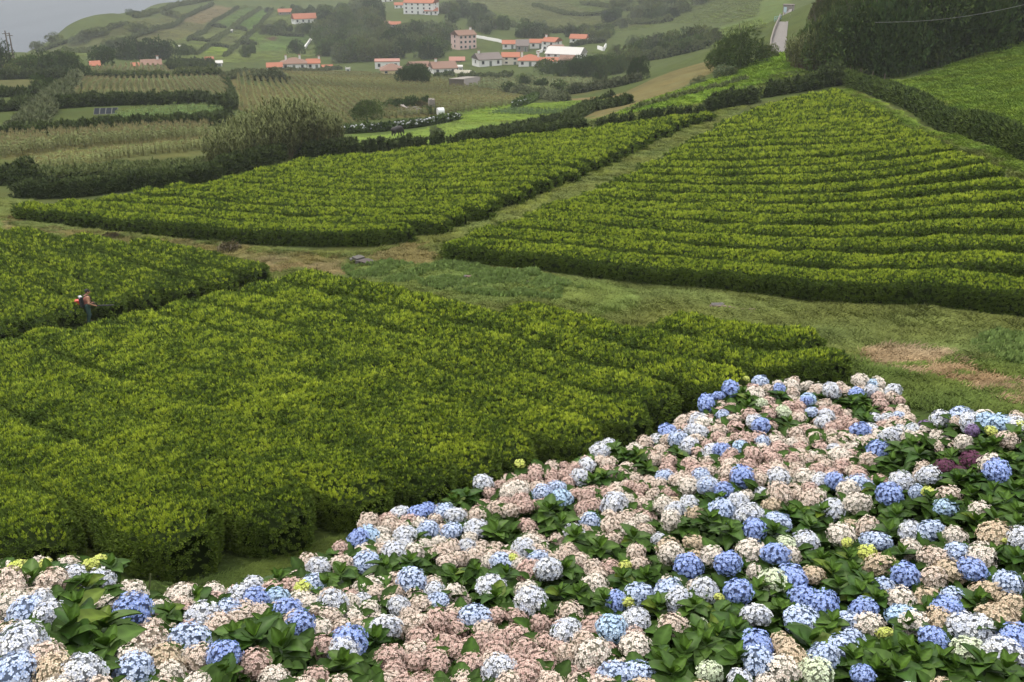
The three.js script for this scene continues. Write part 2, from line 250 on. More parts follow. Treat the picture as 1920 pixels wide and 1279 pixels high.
// a clipped hedge along a path: a body and leaf sprigs all over it
function hedge(name, path, o) {
  const r = o.rng ?? R, prof = o.round ? [[-0.42, 0], [-0.5, 0.3], [-0.5, 0.62], [-0.38, 0.9], [-0.15, 1], [0.15, 1], [0.38, 0.9], [0.5, 0.62], [0.5, 0.3], [0.42, 0]] : [[-0.42, 0], [-0.49, 0.35], [-0.5, 0.72], [-0.44, 0.93], [-0.22, 1.0], [0, 1.02], [0.22, 1.0], [0.44, 0.93], [0.5, 0.72], [0.49, 0.35], [0.42, 0]];
  const pts = []; let len = 0;                                  // resample
  for (let i = 0; i + 1 < path.length; i++) { const a = path[i], b = path[i + 1], d = Math.hypot(b[0] - a[0], b[1] - a[1]), n = Math.max(1, Math.ceil(d / o.step)); for (let k = 0; k < n; k++) pts.push([lerp(a[0], b[0], k / n), lerp(a[1], b[1], k / n)]); len += d; }
  pts.push(path[path.length - 1]);
  if (pts.length < 3) pts.splice(1, 0, [(pts[0][0] + pts[1][0]) / 2, (pts[0][1] + pts[1][1]) / 2]);
  const mid = pts[pts.length >> 1], base = onGround(mid[0], mid[1]), t = thing(name, base, o.label, o.category ?? 'hedge', o.group);
  const pos = [], idx = [], P = prof.length, grid = []; let s = 0;
  for (let i = 0; i < pts.length; i++) {
    const a = pts[Math.max(0, i - 1)], b = pts[Math.min(pts.length - 1, i + 1)], c = pts[i], d = Math.hypot(b[0] - a[0], b[1] - a[1]) || 1, nx = -(b[1] - a[1]) / d, nzv = (b[0] - a[0]) / d;
    if (i) s += Math.hypot(c[0] - pts[i - 1][0], c[1] - pts[i - 1][1]);
    const e = Math.max(0, Math.min(s, len - s)), er = o.endRound ?? 0.5, round = e < er ? Math.sqrt(1 - (1 - e / er) ** 2) * 0.5 + 0.5 : 1, rh = e < er ? 0.8 + 0.2 * Math.sqrt(1 - (1 - e / er) ** 2) : 1;
    const row = [], g = ground(c[0], c[1]) - 0.05;
    for (let k = 0; k < P; k++) {
      const q = 1 + (o.rough ?? 0.08) * (nz(c[0] * 0.9 + k * 3, c[1] * 0.9, 2) + 0.8 * nz(c[0] * 0.35, c[1] * 0.35, k * 0.4));
      const off = prof[k][0] * o.width * round * q, h = prof[k][1] * o.height * rh * (1 + (o.rough ?? 0.08) * (1.3 * nz(c[0] * 0.6 + prof[k][0], c[1] * 0.6, 7) + 0.9 * nz(c[0] * 1.7, c[1] * 1.7 + prof[k][0] * 2, 8)));
      const p = V3(c[0] + nx * off - base.x, 0, c[1] + nzv * off - base.z); p.y = (prof[k][1] === 0 ? ground(c[0] + nx * off, c[1] + nzv * off) - 0.05 : g + h) - base.y; row.push(p); pos.push(p.x, p.y, p.z);
    }
    grid.push(row);
    if (i) for (let k = 1; k < P; k++) { const a0 = (i - 1) * P + k - 1, c0 = i * P + k - 1; idx.push(a0, a0 + 1, c0, a0 + 1, c0 + 1, c0); }
  }
  for (const i of [0, pts.length - 1]) for (let k = 1; k + 1 < P; k++) i ? idx.push(i * P, i * P + k + 1, i * P + k) : idx.push(0, k, k + 1);
  grid.forEach((row, i) => { const cx = (row[0].x + row[P - 1].x) / 2, cz = (row[0].z + row[P - 1].z) / 2, y0 = (row[0].y + row[P - 1].y) / 2; row.forEach((q, k) => { const j = (i * P + k) * 3, f = o.shrink ?? 0.86; pos[j] = lerp(cx, q.x, f); pos[j + 2] = lerp(cz, q.z, f); if (prof[k][1] > 0) pos[j + 1] = lerp(y0, q.y, f); }); });
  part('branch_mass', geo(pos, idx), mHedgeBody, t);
  // sprigs
  const mats = [], cols = [], sm = [], sc = [], A = V3(), B = V3(), N = V3(), p = V3();
  for (let i = 1; i < grid.length; i++) {
    const c = pts[i], dist = Math.hypot(c[0], c[1]), size = clamp(dist * (o.fine ?? 0.0042), 0.085, 0.9) * (o.sprig ?? 1);
    for (let k = 1; k < P; k++) {
      const a = grid[i - 1][k - 1], b = grid[i - 1][k], d = grid[i][k - 1]; A.subVectors(b, a); B.subVectors(d, a); N.crossVectors(A, B); const ar = N.length(); N.normalize(); if (N.dot(X.set((b.x + a.x) / 2 - (grid[i][0].x + grid[i][P - 1].x) / 2, 0.35, (b.z + a.z) / 2 - (grid[i][0].z + grid[i][P - 1].z) / 2)) < 0) N.negate();
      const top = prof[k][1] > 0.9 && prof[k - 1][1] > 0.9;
      let n = ar * (o.density ?? 2.2) / (size * size); n = Math.floor(n) + (r() < n % 1 ? 1 : 0);
      for (let q = 0; q < n; q++) {
        const uu = r(), vv = r(); p.copy(a).addScaledVector(A, uu).addScaledVector(B, vv).addScaledVector(N, -size * rr(0.05, 0.45, r));
        const wx = p.x + base.x, wz = p.z + base.z, patch = (o.patchy ?? 1) * (0.62 * nz(wx * 0.4, wz * 0.4, 31) + 0.6 * nz(wx * 1.3, wz * 1.3, 32) + 0.4 * nz(wx * 3.4, wz * 3.4, 33)), tone = 1 + 0.28 * (r() - 0.5);
        const dir = X.copy(N).multiplyScalar(0.7).add(UP).addScaledVector(V3(r() - 0.5, r() - 0.5, r() - 0.5), 0.9).normalize().clone();
        const [c0, c1] = o.leaf, m = clamp(0.45 + 0.9 * patch + 0.35 * (r() - 0.5), 0, 1);
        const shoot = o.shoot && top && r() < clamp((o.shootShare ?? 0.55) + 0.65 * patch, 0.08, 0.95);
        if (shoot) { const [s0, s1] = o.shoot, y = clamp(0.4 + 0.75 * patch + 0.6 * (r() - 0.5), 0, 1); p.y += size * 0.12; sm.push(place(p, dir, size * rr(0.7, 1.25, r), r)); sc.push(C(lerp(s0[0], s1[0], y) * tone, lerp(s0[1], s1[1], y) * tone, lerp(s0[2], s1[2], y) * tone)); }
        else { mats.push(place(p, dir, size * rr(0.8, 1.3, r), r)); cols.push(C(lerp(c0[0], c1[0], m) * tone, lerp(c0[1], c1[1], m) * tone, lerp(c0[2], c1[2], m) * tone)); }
      }
    }
  }
  for (const [i, sg] of [[0, -1], [grid.length - 1, 1]]) {         // the row's two ends are leafy too
    const g = grid[i], q2 = grid[i === 0 ? 1 : i - 1], out = X.subVectors(g[P >> 1], q2[P >> 1]).setY(0).normalize().clone(), c = pts[i], size = clamp(Math.hypot(c[0], c[1]) * (o.fine ?? 0.0042), 0.085, 0.9) * (o.sprig ?? 1);
    const w = g[0].distanceTo(g[P - 1]), h = g[P >> 1].y - g[0].y; let n = Math.ceil(w * h * 1.9 / (size * size));
    while (n-- > 0) { const a = r() * (P - 1), k = Math.floor(a), hh = r(); p.lerpVectors(g[k], g[Math.min(P - 1, k + 1)], a - k); B.lerpVectors(g[0], g[P - 1], a / (P - 1)); p.lerp(B, hh * hh); p.addScaledVector(out, rr(-0.1, 0.6, r) * size + 0.03 + 0.1 * h * (1 - Math.abs(2 * a / (P - 1) - 1)));
      const m = r(), tone = rr(0.8, 1.15, r), [c0, c1] = o.leaf; mats.push(place(p, X.copy(out).addScaledVector(UP, 0.8).addScaledVector(V3(r() - 0.5, r() - 0.5, r() - 0.5), 0.9).normalize().clone(), size * rr(0.8, 1.3, r), r)); cols.push(C(lerp(c0[0], c1[0], m) * tone, lerp(c0[1], c1[1], m) * tone, lerp(c0[2], c1[2], m) * tone)); }
  }
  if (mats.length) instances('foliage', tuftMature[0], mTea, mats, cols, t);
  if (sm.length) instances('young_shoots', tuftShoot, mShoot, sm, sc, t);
  return t;
}
// ---------------------------------------------------------------- tea: each clipped row is one hedge
const teaLeaf = [[0.052, 0.086, 0.013], [0.118, 0.168, 0.020]], teaShoot = [[0.205, 0.295, 0.026], [0.46, 0.525, 0.05]];  // old leaves are dark; shade of the dense row sides is painted in too
function teaBlock(poly, along, pitch, gap, o) {
  const dx = along[1][0] - along[0][0], dz = along[1][1] - along[0][1], L = Math.hypot(dx, dz), ux = dx / L, uz = dz / L, px = -uz, pz = ux;
  const proj = poly.map(([x, z]) => x * px + z * pz), lo = Math.min(...proj), hi = Math.max(...proj), rows = [];
  for (let w = lo + pitch * 0.5; w < hi; w += pitch) {
    const cuts = [];
    for (let i = 0, j = poly.length - 1; i < poly.length; j = i++) { const a = proj[j] - w, b = proj[i] - w; if ((a > 0) !== (b > 0)) { const t = a / (a - b); cuts.push(lerp(poly[j][0] * ux + poly[j][1] * uz, poly[i][0] * ux + poly[i][1] * uz, t)); } }
    cuts.sort((a, b) => a - b);
    for (let k = 0; k + 1 < cuts.length; k += 2) if (cuts[k + 1] - cuts[k] > 1) {
      const r = rng(Math.floor(w * 100) + 9000), n = 2 + Math.ceil((cuts[k + 1] - cuts[k]) / 6), path = [], j0 = rr(-0.35, 0.35, r), j1 = rr(-0.35, 0.35, r);
      for (let q = 0; q <= n; q++) { const s = lerp(cuts[k] + j0, cuts[k + 1] + j1, q / n), sw = 0.28 * nz(s * 0.12, w * 0.3, 3) * Math.min(1, pitch / 1.8); path.push([ux * s + px * (w + sw), uz * s + pz * (w + sw)]); }
      rows.push({ path, w, r });
    }
  }
  if (o.flip) rows.reverse();
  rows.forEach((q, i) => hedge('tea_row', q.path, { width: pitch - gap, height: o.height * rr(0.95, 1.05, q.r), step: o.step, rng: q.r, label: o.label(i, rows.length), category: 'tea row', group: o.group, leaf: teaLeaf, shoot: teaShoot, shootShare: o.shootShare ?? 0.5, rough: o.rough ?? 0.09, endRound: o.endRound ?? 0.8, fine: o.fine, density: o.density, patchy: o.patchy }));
  console.log('tea rows', o.group, rows.length);
}
const GT = (u, v, h) => march(u, v, (x, z) => ground(x, z) + h, 12.5);   // where a sight line meets the tops of rows h high
const teaPoly = (pts, h) => pts.map(([u, v, top]) => { const p = top ? GT(u, v, h * 0.95) : G(u, v); return [p.x, p.z]; });
const lineOf = (a, b) => [a, b].map(([u, v]) => { const p = G(u, v); return [p.x, p.z]; });
// the block below the hydrangeas
teaBlock(teaPoly([[-330, 1105], [0, 1095], [150, 1092], [390, 1095], [480, 1048], [590, 1015], [700, 985], [860, 960], [1010, 895], [1140, 860], [1250, 800], [1400, 760], [1575, 722], [1600, 690], [1592, 655, 1], [1490, 612, 1], [1200, 587, 1], [900, 562, 1], [700, 532, 1], [565, 506, 1], [470, 527, 1], [300, 573, 1], [0, 634, 1], [-330, 700, 1]], 1.08), lineOf([960, 835], [854, 792]), 1.85, 0.10,
  { patchy: 0.8, height: 1.08, step: 0.35, group: 'tea rows in the block beside the hydrangeas', endRound: 0.9, rough: 0.13, fine: 0.0048, density: 2.7, label: (i, n) => ordinal(i) + ' tea row from the bare dirt patch in the block above the hydrangeas', flip: false });
// the block where the worker stands
teaBlock(teaPoly([[-330, 715], [0, 656], [100, 625], [300, 582], [440, 548], [528, 524], [470, 490, 1], [420, 472, 1], [300, 452, 1], [180, 440, 1], [0, 425, 1], [-330, 405, 1]], 0.95), lineOf([250, 590], [120, 540]), 1.75, 0.2,
  { patchy: 0.7, fine: 0.0038, height: 0.95, step: 0.45, group: 'tea rows in the block where the worker stands', shootShare: 0.35, label: (i) => ordinal(i) + ' tea row from the pointed tip of the block with the worker' });
// the middle block
teaBlock(teaPoly([[30, 405], [45, 380, 1], [180, 366, 1], [400, 338, 1], [560, 298, 1], [850, 268, 1], [1110, 238, 1], [1345, 206, 1], [1290, 240], [1182, 292], [1100, 330], [1000, 376], [830, 442], [700, 478], [640, 470], [500, 455], [300, 440], [150, 430], [60, 420]], 0.98), lineOf([150, 428], [620, 466]), 2.1, 0.64,
  { patchy: 0.55, fine: 0.0034, shootShare: 0.62, height: 0.98, step: 0.7, group: 'tea rows in the middle block', endRound: 0.7, label: (i) => ordinal(i) + ' tea row from the grass lane in the middle tea block', flip: false });
// the block on the slope
teaBlock(teaPoly([[800, 470], [808, 458, 1], [900, 427, 1], [1000, 394, 1], [1113, 348, 1], [1196, 312, 1], [1370, 220, 1], [1440, 193, 1], [1560, 167, 1], [1572, 168, 1], [1650, 205, 1], [1727, 244, 1], [1796, 278, 1], [1860, 308, 1], [1920, 334, 1], [2250, 490, 1], [2250, 640], [1920, 605], [1500, 560], [1200, 530], [1000, 510], [830, 492]], 0.98), lineOf([1000, 508], [1850, 588]), 2.45, 0.72,
  { patchy: 0.55, fine: 0.0034, shootShare: 0.62, height: 0.98, step: 0.7, group: 'tea rows in the block below the wood', endRound: 0.7, label: (i) => ordinal(i) + ' tea row from the front in the large block below the wood', flip: false });

// ---------------------------------------------------------------- field hedges
const hedgeLeaf = [[0.040, 0.060, 0.018], [0.075, 0.10, 0.028]], reedLeaf = [[0.085, 0.105, 0.045], [0.14, 0.155, 0.075]], hedgePale = [[0.10, 0.13, 0.042], [0.15, 0.175, 0.06]];
function hedgeOn(pts, h, w, label, o = {}) {
  const path = pts.map(([u, v]) => { const p = G(u, v, o.z0); return [p.x, p.z]; }), d = Math.hypot(...path[0]);
  return hedge(o.name ?? 'field_hedge', path, { width: w, height: h, step: clamp(d * 0.008, 0.4, 4), label, leaf: o.leaf ?? hedgeLeaf, group: o.group, rough: o.rough ?? 0.18, endRound: o.endRound ?? 0.4, rng: rng(Math.floor(pts[0][0] * 7 + pts[0][1] * 131)), category: o.category, fine: o.fine ?? 0.0045, density: o.density ?? 2.0, round: o.round ?? true, sprig: o.sprig });
}
hedgeOn([[30, 372], [200, 362], [330, 350], [410, 335]], 1.3, 1.3, 'low dark clipped hedge along the far side of the middle tea block', { round: false, rough: 0.1 });
hedgeOn([[412, 330], [480, 312], [530, 300]], 1.5, 1.3, 'dark clipped hedge just in front of the tall cane thicket', { round: false, rough: 0.1 });
hedgeOn([[563, 296], [620, 291], [670, 287]], 1.4, 1.4, 'dark clipped hedge block right of the tall cane thicket', { round: false, rough: 0.1 });
[[672, 688], [690, 704], [708, 722], [726, 742], [746, 758], [762, 776], [780, 797], [805, 836]].forEach(([a, b], i) => hedgeOn([[a + 1, 287 - (a - 672) * 0.09], [b - 2, 287 - (b - 672) * 0.09]], 1.15 + 0.12 * (i % 3), 1.1, ordinal(i) + ' separate clipped bush from the cane in the gapped hedge', { group: 'clipped bushes in the gapped hedge', name: 'clipped_bush', category: 'bush' }));
hedgeOn([[846, 273], [920, 265], [1000, 255], [1070, 247]], 1.15, 1.3, 'long clipped hedge piece behind the middle tea block', { rough: 0.14 });
hedgeOn([[1072, 246], [1098, 243]], 1.1, 1.2, 'short hedge piece at the end of the long clipped hedge', {});
[[1120, 1139], [1141, 1156], [1159, 1177], [1180, 1185], [1196, 1243], [1250, 1263], [1267, 1284], [1289, 1296], [1306, 1318]].forEach(([a, b], i) => hedgeOn([[a + 1, 241 - (a - 1120) * 0.146], [b - 1, 241 - (b - 1120) * 0.146]], i === 4 ? 1.3 : 0.95 + 0.15 * (i % 2), 0.9, ordinal(i) + ' small dark bush from the valley in the row above the middle tea block', { group: 'small dark bushes above the middle tea block', name: 'clipped_bush', category: 'bush' }));
hedgeOn([[1326, 209], [1360, 202], [1418, 192]], 1.6, 1.5, 'rounded dark hedge at the top end of the grass lane', {});
hedgeOn([[1434, 183], [1500, 171], [1536, 166]], 1.5, 1.4, 'dark hedge along the top edge of the large tea block', {});
hedgeOn([[1538, 164], [1560, 160], [1580, 158]], 2.2, 2, 'taller dark hedge corner at the top of the large tea block', {});
hedgeOn([[1584, 157], [1655, 184], [1727, 213], [1819, 255], [1920, 297], [2080, 372], [2230, 440]], 1.45, 1.1, 'long leafy boundary hedge between large tea block and steep pasture', { leaf: [[0.042, 0.068, 0.016], [0.085, 0.12, 0.022]], rough: 0.16, round: false });
hedgeOn([[1060, 232], [1110, 208], [1180, 195]], 1.0, 1.3, 'scrubby dark hedge below the brown grass bank', { rough: 0.3 });
hedgeOn([[865, 262], [960, 245], [1060, 222], [1100, 200], [1150, 180]], 0.8, 1.0, 'rough hedge climbing below the brown grass bank to the valley', { rough: 0.35 });
hedgeOn([[1180, 212], [1280, 182], [1400, 150]], 0.45, 1.0, 'low broken hedge across the bright green slope', { rough: 0.5, leaf: hedgePale });
// left-hand farmland
hedgeOn([[-40, 268], [120, 255], [260, 244], [380, 236], [430, 228]], 1.6, 2.1, 'long dark overgrown hedge above the front maize strips', { rough: 0.22 });
hedgeOn([[85, 205], [160, 200], [300, 196], [390, 192]], 1.8, 2.1, 'long dark hedge below the ploughed maize field', { rough: 0.2 });
hedgeOn([[400, 208], [436, 203]], 2, 2.4, 'dark bushy hedge end beside the maize track', { rough: 0.3 });
hedgeOn([[-30, 185], [60, 180], [95, 172]], 1.4, 2.1, 'short dark hedge at the edge of the left pasture', { rough: 0.3 });
hedgeOn([[-30, 212], [30, 207], [60, 196]], 1.4, 2.1, 'short dark hedge left of the pale reed strip', { rough: 0.3 });
hedgeOn([[45, 250], [75, 215], [105, 185], [135, 165]], 1.5, 3.5, 'wide strip of pale reeds running up between the fields', { leaf: reedLeaf, rough: 0.35 });
hedgeOn([[140, 160], [146, 150]], 2, 2.1, 'pale green reed clump at the top of the reed strip', { leaf: reedLeaf, rough: 0.3 });
hedgeOn([[-20, 150], [60, 148], [130, 146]], 2, 2.8, 'dark hedge above the small left pasture', { rough: 0.25 });
hedgeOn([[158, 146], [240, 146], [318, 146]], 1.5, 2.1, 'reedy hedge along the top of the ploughed maize field', { leaf: hedgePale, rough: 0.3 });
hedgeOn([[325, 143], [380, 141], [415, 141]], 1.8, 2.1, 'reedy hedge below the dark walled garden', { leaf: hedgePale, rough: 0.3 });
hedgeOn([[315, 130], [350, 129]], 2.2, 2.8, 'square dark windbreak hedge beside the walled garden', { rough: 0.12 });
hedgeOn([[358, 130], [403, 129]], 2.2, 2.8, 'second square dark windbreak hedge nearer the white shed', { rough: 0.12 });
hedgeOn([[315, 122], [400, 122]], 2.2, 2.1, 'thin dark windbreak hedge behind the two square ones', { rough: 0.12 });
hedgeOn([[422, 152], [430, 170], [436, 188]], 0.7, 1.4, 'low hedge beside the maize track', { rough: 0.3 });
hedgeOn([[420, 150], [500, 138], [620, 131], [640, 130]], 1, 2.8, 'pale hedge of reeds in front of the white farmhouses', { leaf: reedLeaf, rough: 0.4 });
hedgeOn([[470, 150], [500, 152], [535, 155]], 2.5, 4.9, 'round pale reed thicket at the corner of the wide maize field', { leaf: reedLeaf, rough: 0.4 });
hedgeOn([[60, 330], [200, 322], [330, 316], [400, 306]], 0.5, 2.8, 'weedy strip of tall plants behind the low dark hedge', { leaf: hedgePale, rough: 0.5 });
hedgeOn([[-30, 345], [10, 345], [70, 338]], 1.5, 2.1, 'dark thicket at the left end of the low hedge', { rough: 0.35 });
const farLeaf = [[0.08, 0.105, 0.034], [0.12, 0.145, 0.05]];
// far slope hedges
hedgeOn([[240, 78], [290, 58], [345, 34], [400, 8]], 1.9, 2, 'hedge line climbing the far slope left of the sandy field', { leaf: farLeaf, rough: 0.6 });
hedgeOn([[352, 78], [392, 50], [447, 14]], 1.6, 1.6, 'hedge line right of the sandy field on the far slope', { leaf: farLeaf, rough: 0.6 });
hedgeOn([[395, 80], [442, 50], [488, 16]], 1.9, 2.4, 'pale hedge line between the two bright far strips', { leaf: hedgePale, rough: 0.55 });
hedgeOn([[452, 78], [482, 55], [512, 18]], 1.6, 1.6, 'hedge line right of the bright far strips', { leaf: farLeaf, rough: 0.6 });
hedgeOn([[390, 48], [424, 53]], 1.9, 1.6, 'dark cross hedge above the small far shed', { leaf: farLeaf, rough: 0.55 }); hedgeOn([[436, 54], [462, 58]], 1.9, 1.6, 'dark cross hedge right of the small far shed', { leaf: farLeaf, rough: 0.55 });
hedgeOn([[476, 53], [512, 54]], 2.4, 2, 'thick dark cross hedge below the far orange-roofed barn', { leaf: farLeaf, rough: 0.55 });
hedgeOn([[352, 75], [394, 80]], 1.9, 1.6, 'dark cross hedge at the foot of the dull far field', { leaf: farLeaf, rough: 0.55 }); hedgeOn([[398, 87], [430, 90]], 1.9, 1.6, 'dark cross hedge above the yellow-green far plot', { leaf: farLeaf, rough: 0.55 }); hedgeOn([[442, 84], [482, 85]], 2.4, 2, 'dark cross hedge below the wide far plot', { leaf: farLeaf, rough: 0.55 });
hedgeOn([[368, 104], [398, 84], [424, 62]], 1.4, 1.2, 'dark diagonal hedge running up to the small far shed', { leaf: farLeaf, rough: 0.55 });
hedgeOn([[420, 108], [446, 86], [474, 60]], 1.4, 1.2, 'second diagonal hedge right of the small far shed', { leaf: farLeaf, rough: 0.55 });
hedgeOn([[510, 66], [540, 68], [570, 69]], 1.9, 1.6, 'hedge across the vegetable plots on the far slope', { leaf: farLeaf, rough: 0.55 });
hedgeOn([[70, 98], [130, 78], [200, 58], [240, 45]], 1.9, 2.4, 'hedge line nearest the sea on the far slope', { leaf: hedgePale, rough: 0.6 });
hedgeOn([[110, 104], [170, 100], [240, 78]], 1.9, 2, 'hedge in the low field by the sea', { leaf: hedgePale, rough: 0.6 });
hedgeOn([[250, 33], [300, 22], [370, 5], [430, -8]], 2.4, 3.2, 'windblown scrub line on the cliff edge', { leaf: hedgePale, rough: 0.4 });
hedgeOn([[890, 22], [960, 50], [1040, 62], [1100, 58], [1180, 45], [1260, 40]], 2.4, 3.6, 'reedy hedge curving under the terraced hill field', { leaf: hedgePale, rough: 0.6 });
hedgeOn([[1000, 12], [1060, 28], [1110, 30], [1160, 22]], 1.9, 3.2, 'reed band across the terraced hill field', { leaf: hedgePale, rough: 0.6 });
hedgeOn([[1090, 8], [1180, 20], [1260, 14]], 1.9, 3.2, 'upper reed band on the terraced hill', { leaf: hedgePale, rough: 0.6 });
hedgeOn([[1165, 118], [1250, 108], [1330, 88]], 2.8, 3.2, 'dark tree belt under the open hillside pasture', { leaf: farLeaf, rough: 0.6 });
hedgeOn([[1070, 88], [1100, 82], [1135, 80]], 1.9, 1.6, 'pale reed hedge beside the small yellow-green lawn', { leaf: reedLeaf, rough: 0.55 });
hedgeOn([[960, 172], [1020, 182], [1060, 190]], 1.4, 2, 'reed thicket on the edge of the bright valley meadow', { leaf: reedLeaf, rough: 0.4 });
hedgeOn([[1060, 178], [1120, 168], [1200, 152]], 1.9, 2, 'reeds under the small wood behind the brown bank', { leaf: reedLeaf, rough: 0.4 });
hedgeOn([[860, 150], [930, 148], [960, 142]], 1.6, 1.6, 'garden hedges below the red-roofed houses', { leaf: farLeaf, rough: 0.6 });
hedgeOn([[815, 148], [850, 144]], 1.4, 1.2, 'clipped garden hedge under the brown-roofed house', { rough: 0.15 });

// ---------------------------------------------------------------- hydrangeas
const HC = {          // petal colours: [first, second, eye]
  B: [[0.14, 0.24, 0.66], [0.30, 0.43, 0.82], [0.55, 0.62, 0.82]], b: [[0.28, 0.42, 0.76], [0.58, 0.68, 0.86], [0.72, 0.76, 0.84]], k: [[0.30, 0.50, 0.80], [0.46, 0.64, 0.84], [0.7, 0.8, 0.84]],
  w: [[0.60, 0.66, 0.80], [0.88, 0.87, 0.80], [0.40, 0.44, 0.62]], c: [[0.80, 0.74, 0.62], [0.90, 0.87, 0.76], [0.55, 0.36, 0.32]], p: [[0.68, 0.54, 0.43], [0.90, 0.82, 0.70], [0.46, 0.27, 0.22]],
  r: [[0.58, 0.39, 0.33], [0.82, 0.66, 0.56], [0.38, 0.19, 0.17]], t: [[0.62, 0.50, 0.33], [0.76, 0.66, 0.48], [0.42, 0.24, 0.17]], g: [[0.66, 0.74, 0.50], [0.80, 0.84, 0.68], [0.55, 0.68, 0.35]], y: [[0.55, 0.62, 0.10], [0.74, 0.76, 0.24], [0.42, 0.52, 0.06]], m: [[0.085, 0.018, 0.05], [0.15, 0.03, 0.085], [0.05, 0.012, 0.03]], v: [[0.20, 0.13, 0.30], [0.30, 0.20, 0.38], [0.16, 0.10, 0.22]],
};
const headGeo = {}, headFar = {};
for (const [store, much] of [[headGeo, 1], [headFar, 0.55]]) for (const key of Object.keys(HC)) store[key] = [0, 1, 2].map((variant) => {
  const r = rng(key.charCodeAt(0) * 31 + variant * 7), pos = [], col = [], idx = [], n = Math.round(much * (key === 'y' ? 80 : 'prtc'.includes(key) ? 215 : 240)), m = new THREE.Matrix4(), q = new THREE.Quaternion(), q2 = new THREE.Quaternion(), v = V3(), N = V3(), fs = (key === 'y' ? 0.22 : 'prtc'.includes(key) ? 0.135 : 0.14) / Math.sqrt(much);
  const [c0, c1, ce] = HC[key];
  for (let i = 0; i < n; i++) {                              // florets set round a ball, four petals each
    const y = 1 - (i + 0.5) / n * 1.72, rad = Math.sqrt(Math.max(0, 1 - y * y)), th = i * 2.39996 + rr(-0.15, 0.15, r);
    N.set(Math.cos(th) * rad + rr(-0.1, 0.1, r), y + rr(-0.1, 0.1, r), Math.sin(th) * rad + rr(-0.1, 0.1, r)).normalize();
    const lump = 1 + 0.16 * nz(N.x * 2.2 + variant * 9, N.y * 2.2, N.z * 2.2 + key.charCodeAt(0)) + ('prtc'.includes(key) ? rr(-0.14, 0.08, r) : rr(-0.08, 0.06, r)); q.setFromUnitVectors(UP, N); q2.setFromAxisAngle(UP, r() * 6.28); q.multiply(q2);
    q2.setFromEuler(new THREE.Euler(rr(-0.35, 0.35, r), 0, rr(-0.35, 0.35, r))); q.multiply(q2);
    m.compose(N.clone().multiplyScalar(lump), q, V3(1, 1, 1).multiplyScalar(fs * rr(0.85, 1.2, r)));
    const mix = clamp(r() * 0.7 + 0.55 * (0.5 + nz(N.x * 1.8 + 5, N.y * 1.8, N.z * 1.8 + variant)), 0, 1), cc = [0, 1, 2].map((k) => lerp(c0[k], c1[k], mix)), o = pos.length / 3;
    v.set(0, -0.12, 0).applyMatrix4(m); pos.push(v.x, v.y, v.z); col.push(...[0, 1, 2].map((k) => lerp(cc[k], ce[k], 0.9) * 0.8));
    for (let p = 0; p < 4; p++) { const a = p * Math.PI / 2; for (const [da, L, h] of [[-0.62, 0.74, 0.02], [0, 1.02, 0.1 + rr(-0.12, 0.12, r)], [0.62, 0.74, 0.0]]) { v.set(Math.cos(a + da) * L, h, Math.sin(a + da) * L).applyMatrix4(m); pos.push(v.x, v.y, v.z); const f = rr(0.8, 1.1, r); col.push(cc[0] * f, cc[1] * f, cc[2] * f); } const s = o + 1 + p * 3; idx.push(o, s + 1, s, o, s + 2, s + 1); }
  }
  const core = new THREE.IcosahedronGeometry(0.84, 1), cp = core.attributes.position, o = pos.length / 3;      // petal and stalk colour, darkened to paint the shade inside the ball
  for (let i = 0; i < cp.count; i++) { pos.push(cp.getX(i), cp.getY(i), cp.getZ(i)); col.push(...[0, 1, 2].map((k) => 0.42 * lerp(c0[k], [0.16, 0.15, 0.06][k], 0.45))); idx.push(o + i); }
  const g = geo(pos, idx, col); return g;
});
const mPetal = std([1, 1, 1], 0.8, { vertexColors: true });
function bigLeaf(L, W, curl) {
  const pos = [], col = [], idx = [], NS = 8;
  for (let i = 0; i <= NS; i++) {
    const t = i / NS, w = W * 0.5 * Math.pow(Math.sin(Math.PI * Math.pow(t, 0.72)), 0.85) * (i === NS ? 0 : 1) + (i === 0 ? 0.006 : 0), y = L * t, z = curl * L * t * t * 0.8;
    for (let k = 0; k < 5; k++) { const s = k / 2 - 1, sr = (i % 2 ? 1.05 : 0.95); pos.push(s * w * (Math.abs(s) === 1 ? sr : 1), y + 0.10 * L * Math.abs(s) * (t < 0.9 ? 1 : 0) * 0.5, z - Math.abs(s) * w * 0.38 + (k % 2 ? 0.006 : 0)); const mid = k === 2 ? 1.45 : (k % 2 ? (i % 2 ? 1.22 : 0.9) : (i % 2 ? 0.95 : 1.1)); col.push(0.036 * mid, 0.076 * mid, 0.010 * mid); }
    if (i) for (let k = 1; k < 5; k++) { const a = (i - 1) * 5 + k - 1, c = i * 5 + k - 1; idx.push(a, a + 1, c, a + 1, c + 1, c); }
  }
  return geo(pos, idx, col);
}
const leafGeos = [bigLeaf(0.14, 0.1, 0.4), bigLeaf(0.155, 0.11, 0.65), bigLeaf(0.12, 0.088, 0.25)], youngGeo = bigLeaf(0.085, 0.05, 0.1);
const mLeafs = [[1, 1, 1], [1.35, 1.25, 1.2], [0.75, 0.85, 0.8], [1.6, 1.5, 1.2], [2.0, 1.45, 0.8]].map((c) => phys(c, 0.5, { vertexColors: true, specularIntensity: 0.45 }));
const mStem = std([0.10, 0.12, 0.04], 0.8), mUnder = phys([0.85, 0.85, 0.85], 0.6, { vertexColors: true, specularIntensity: 0.3 });
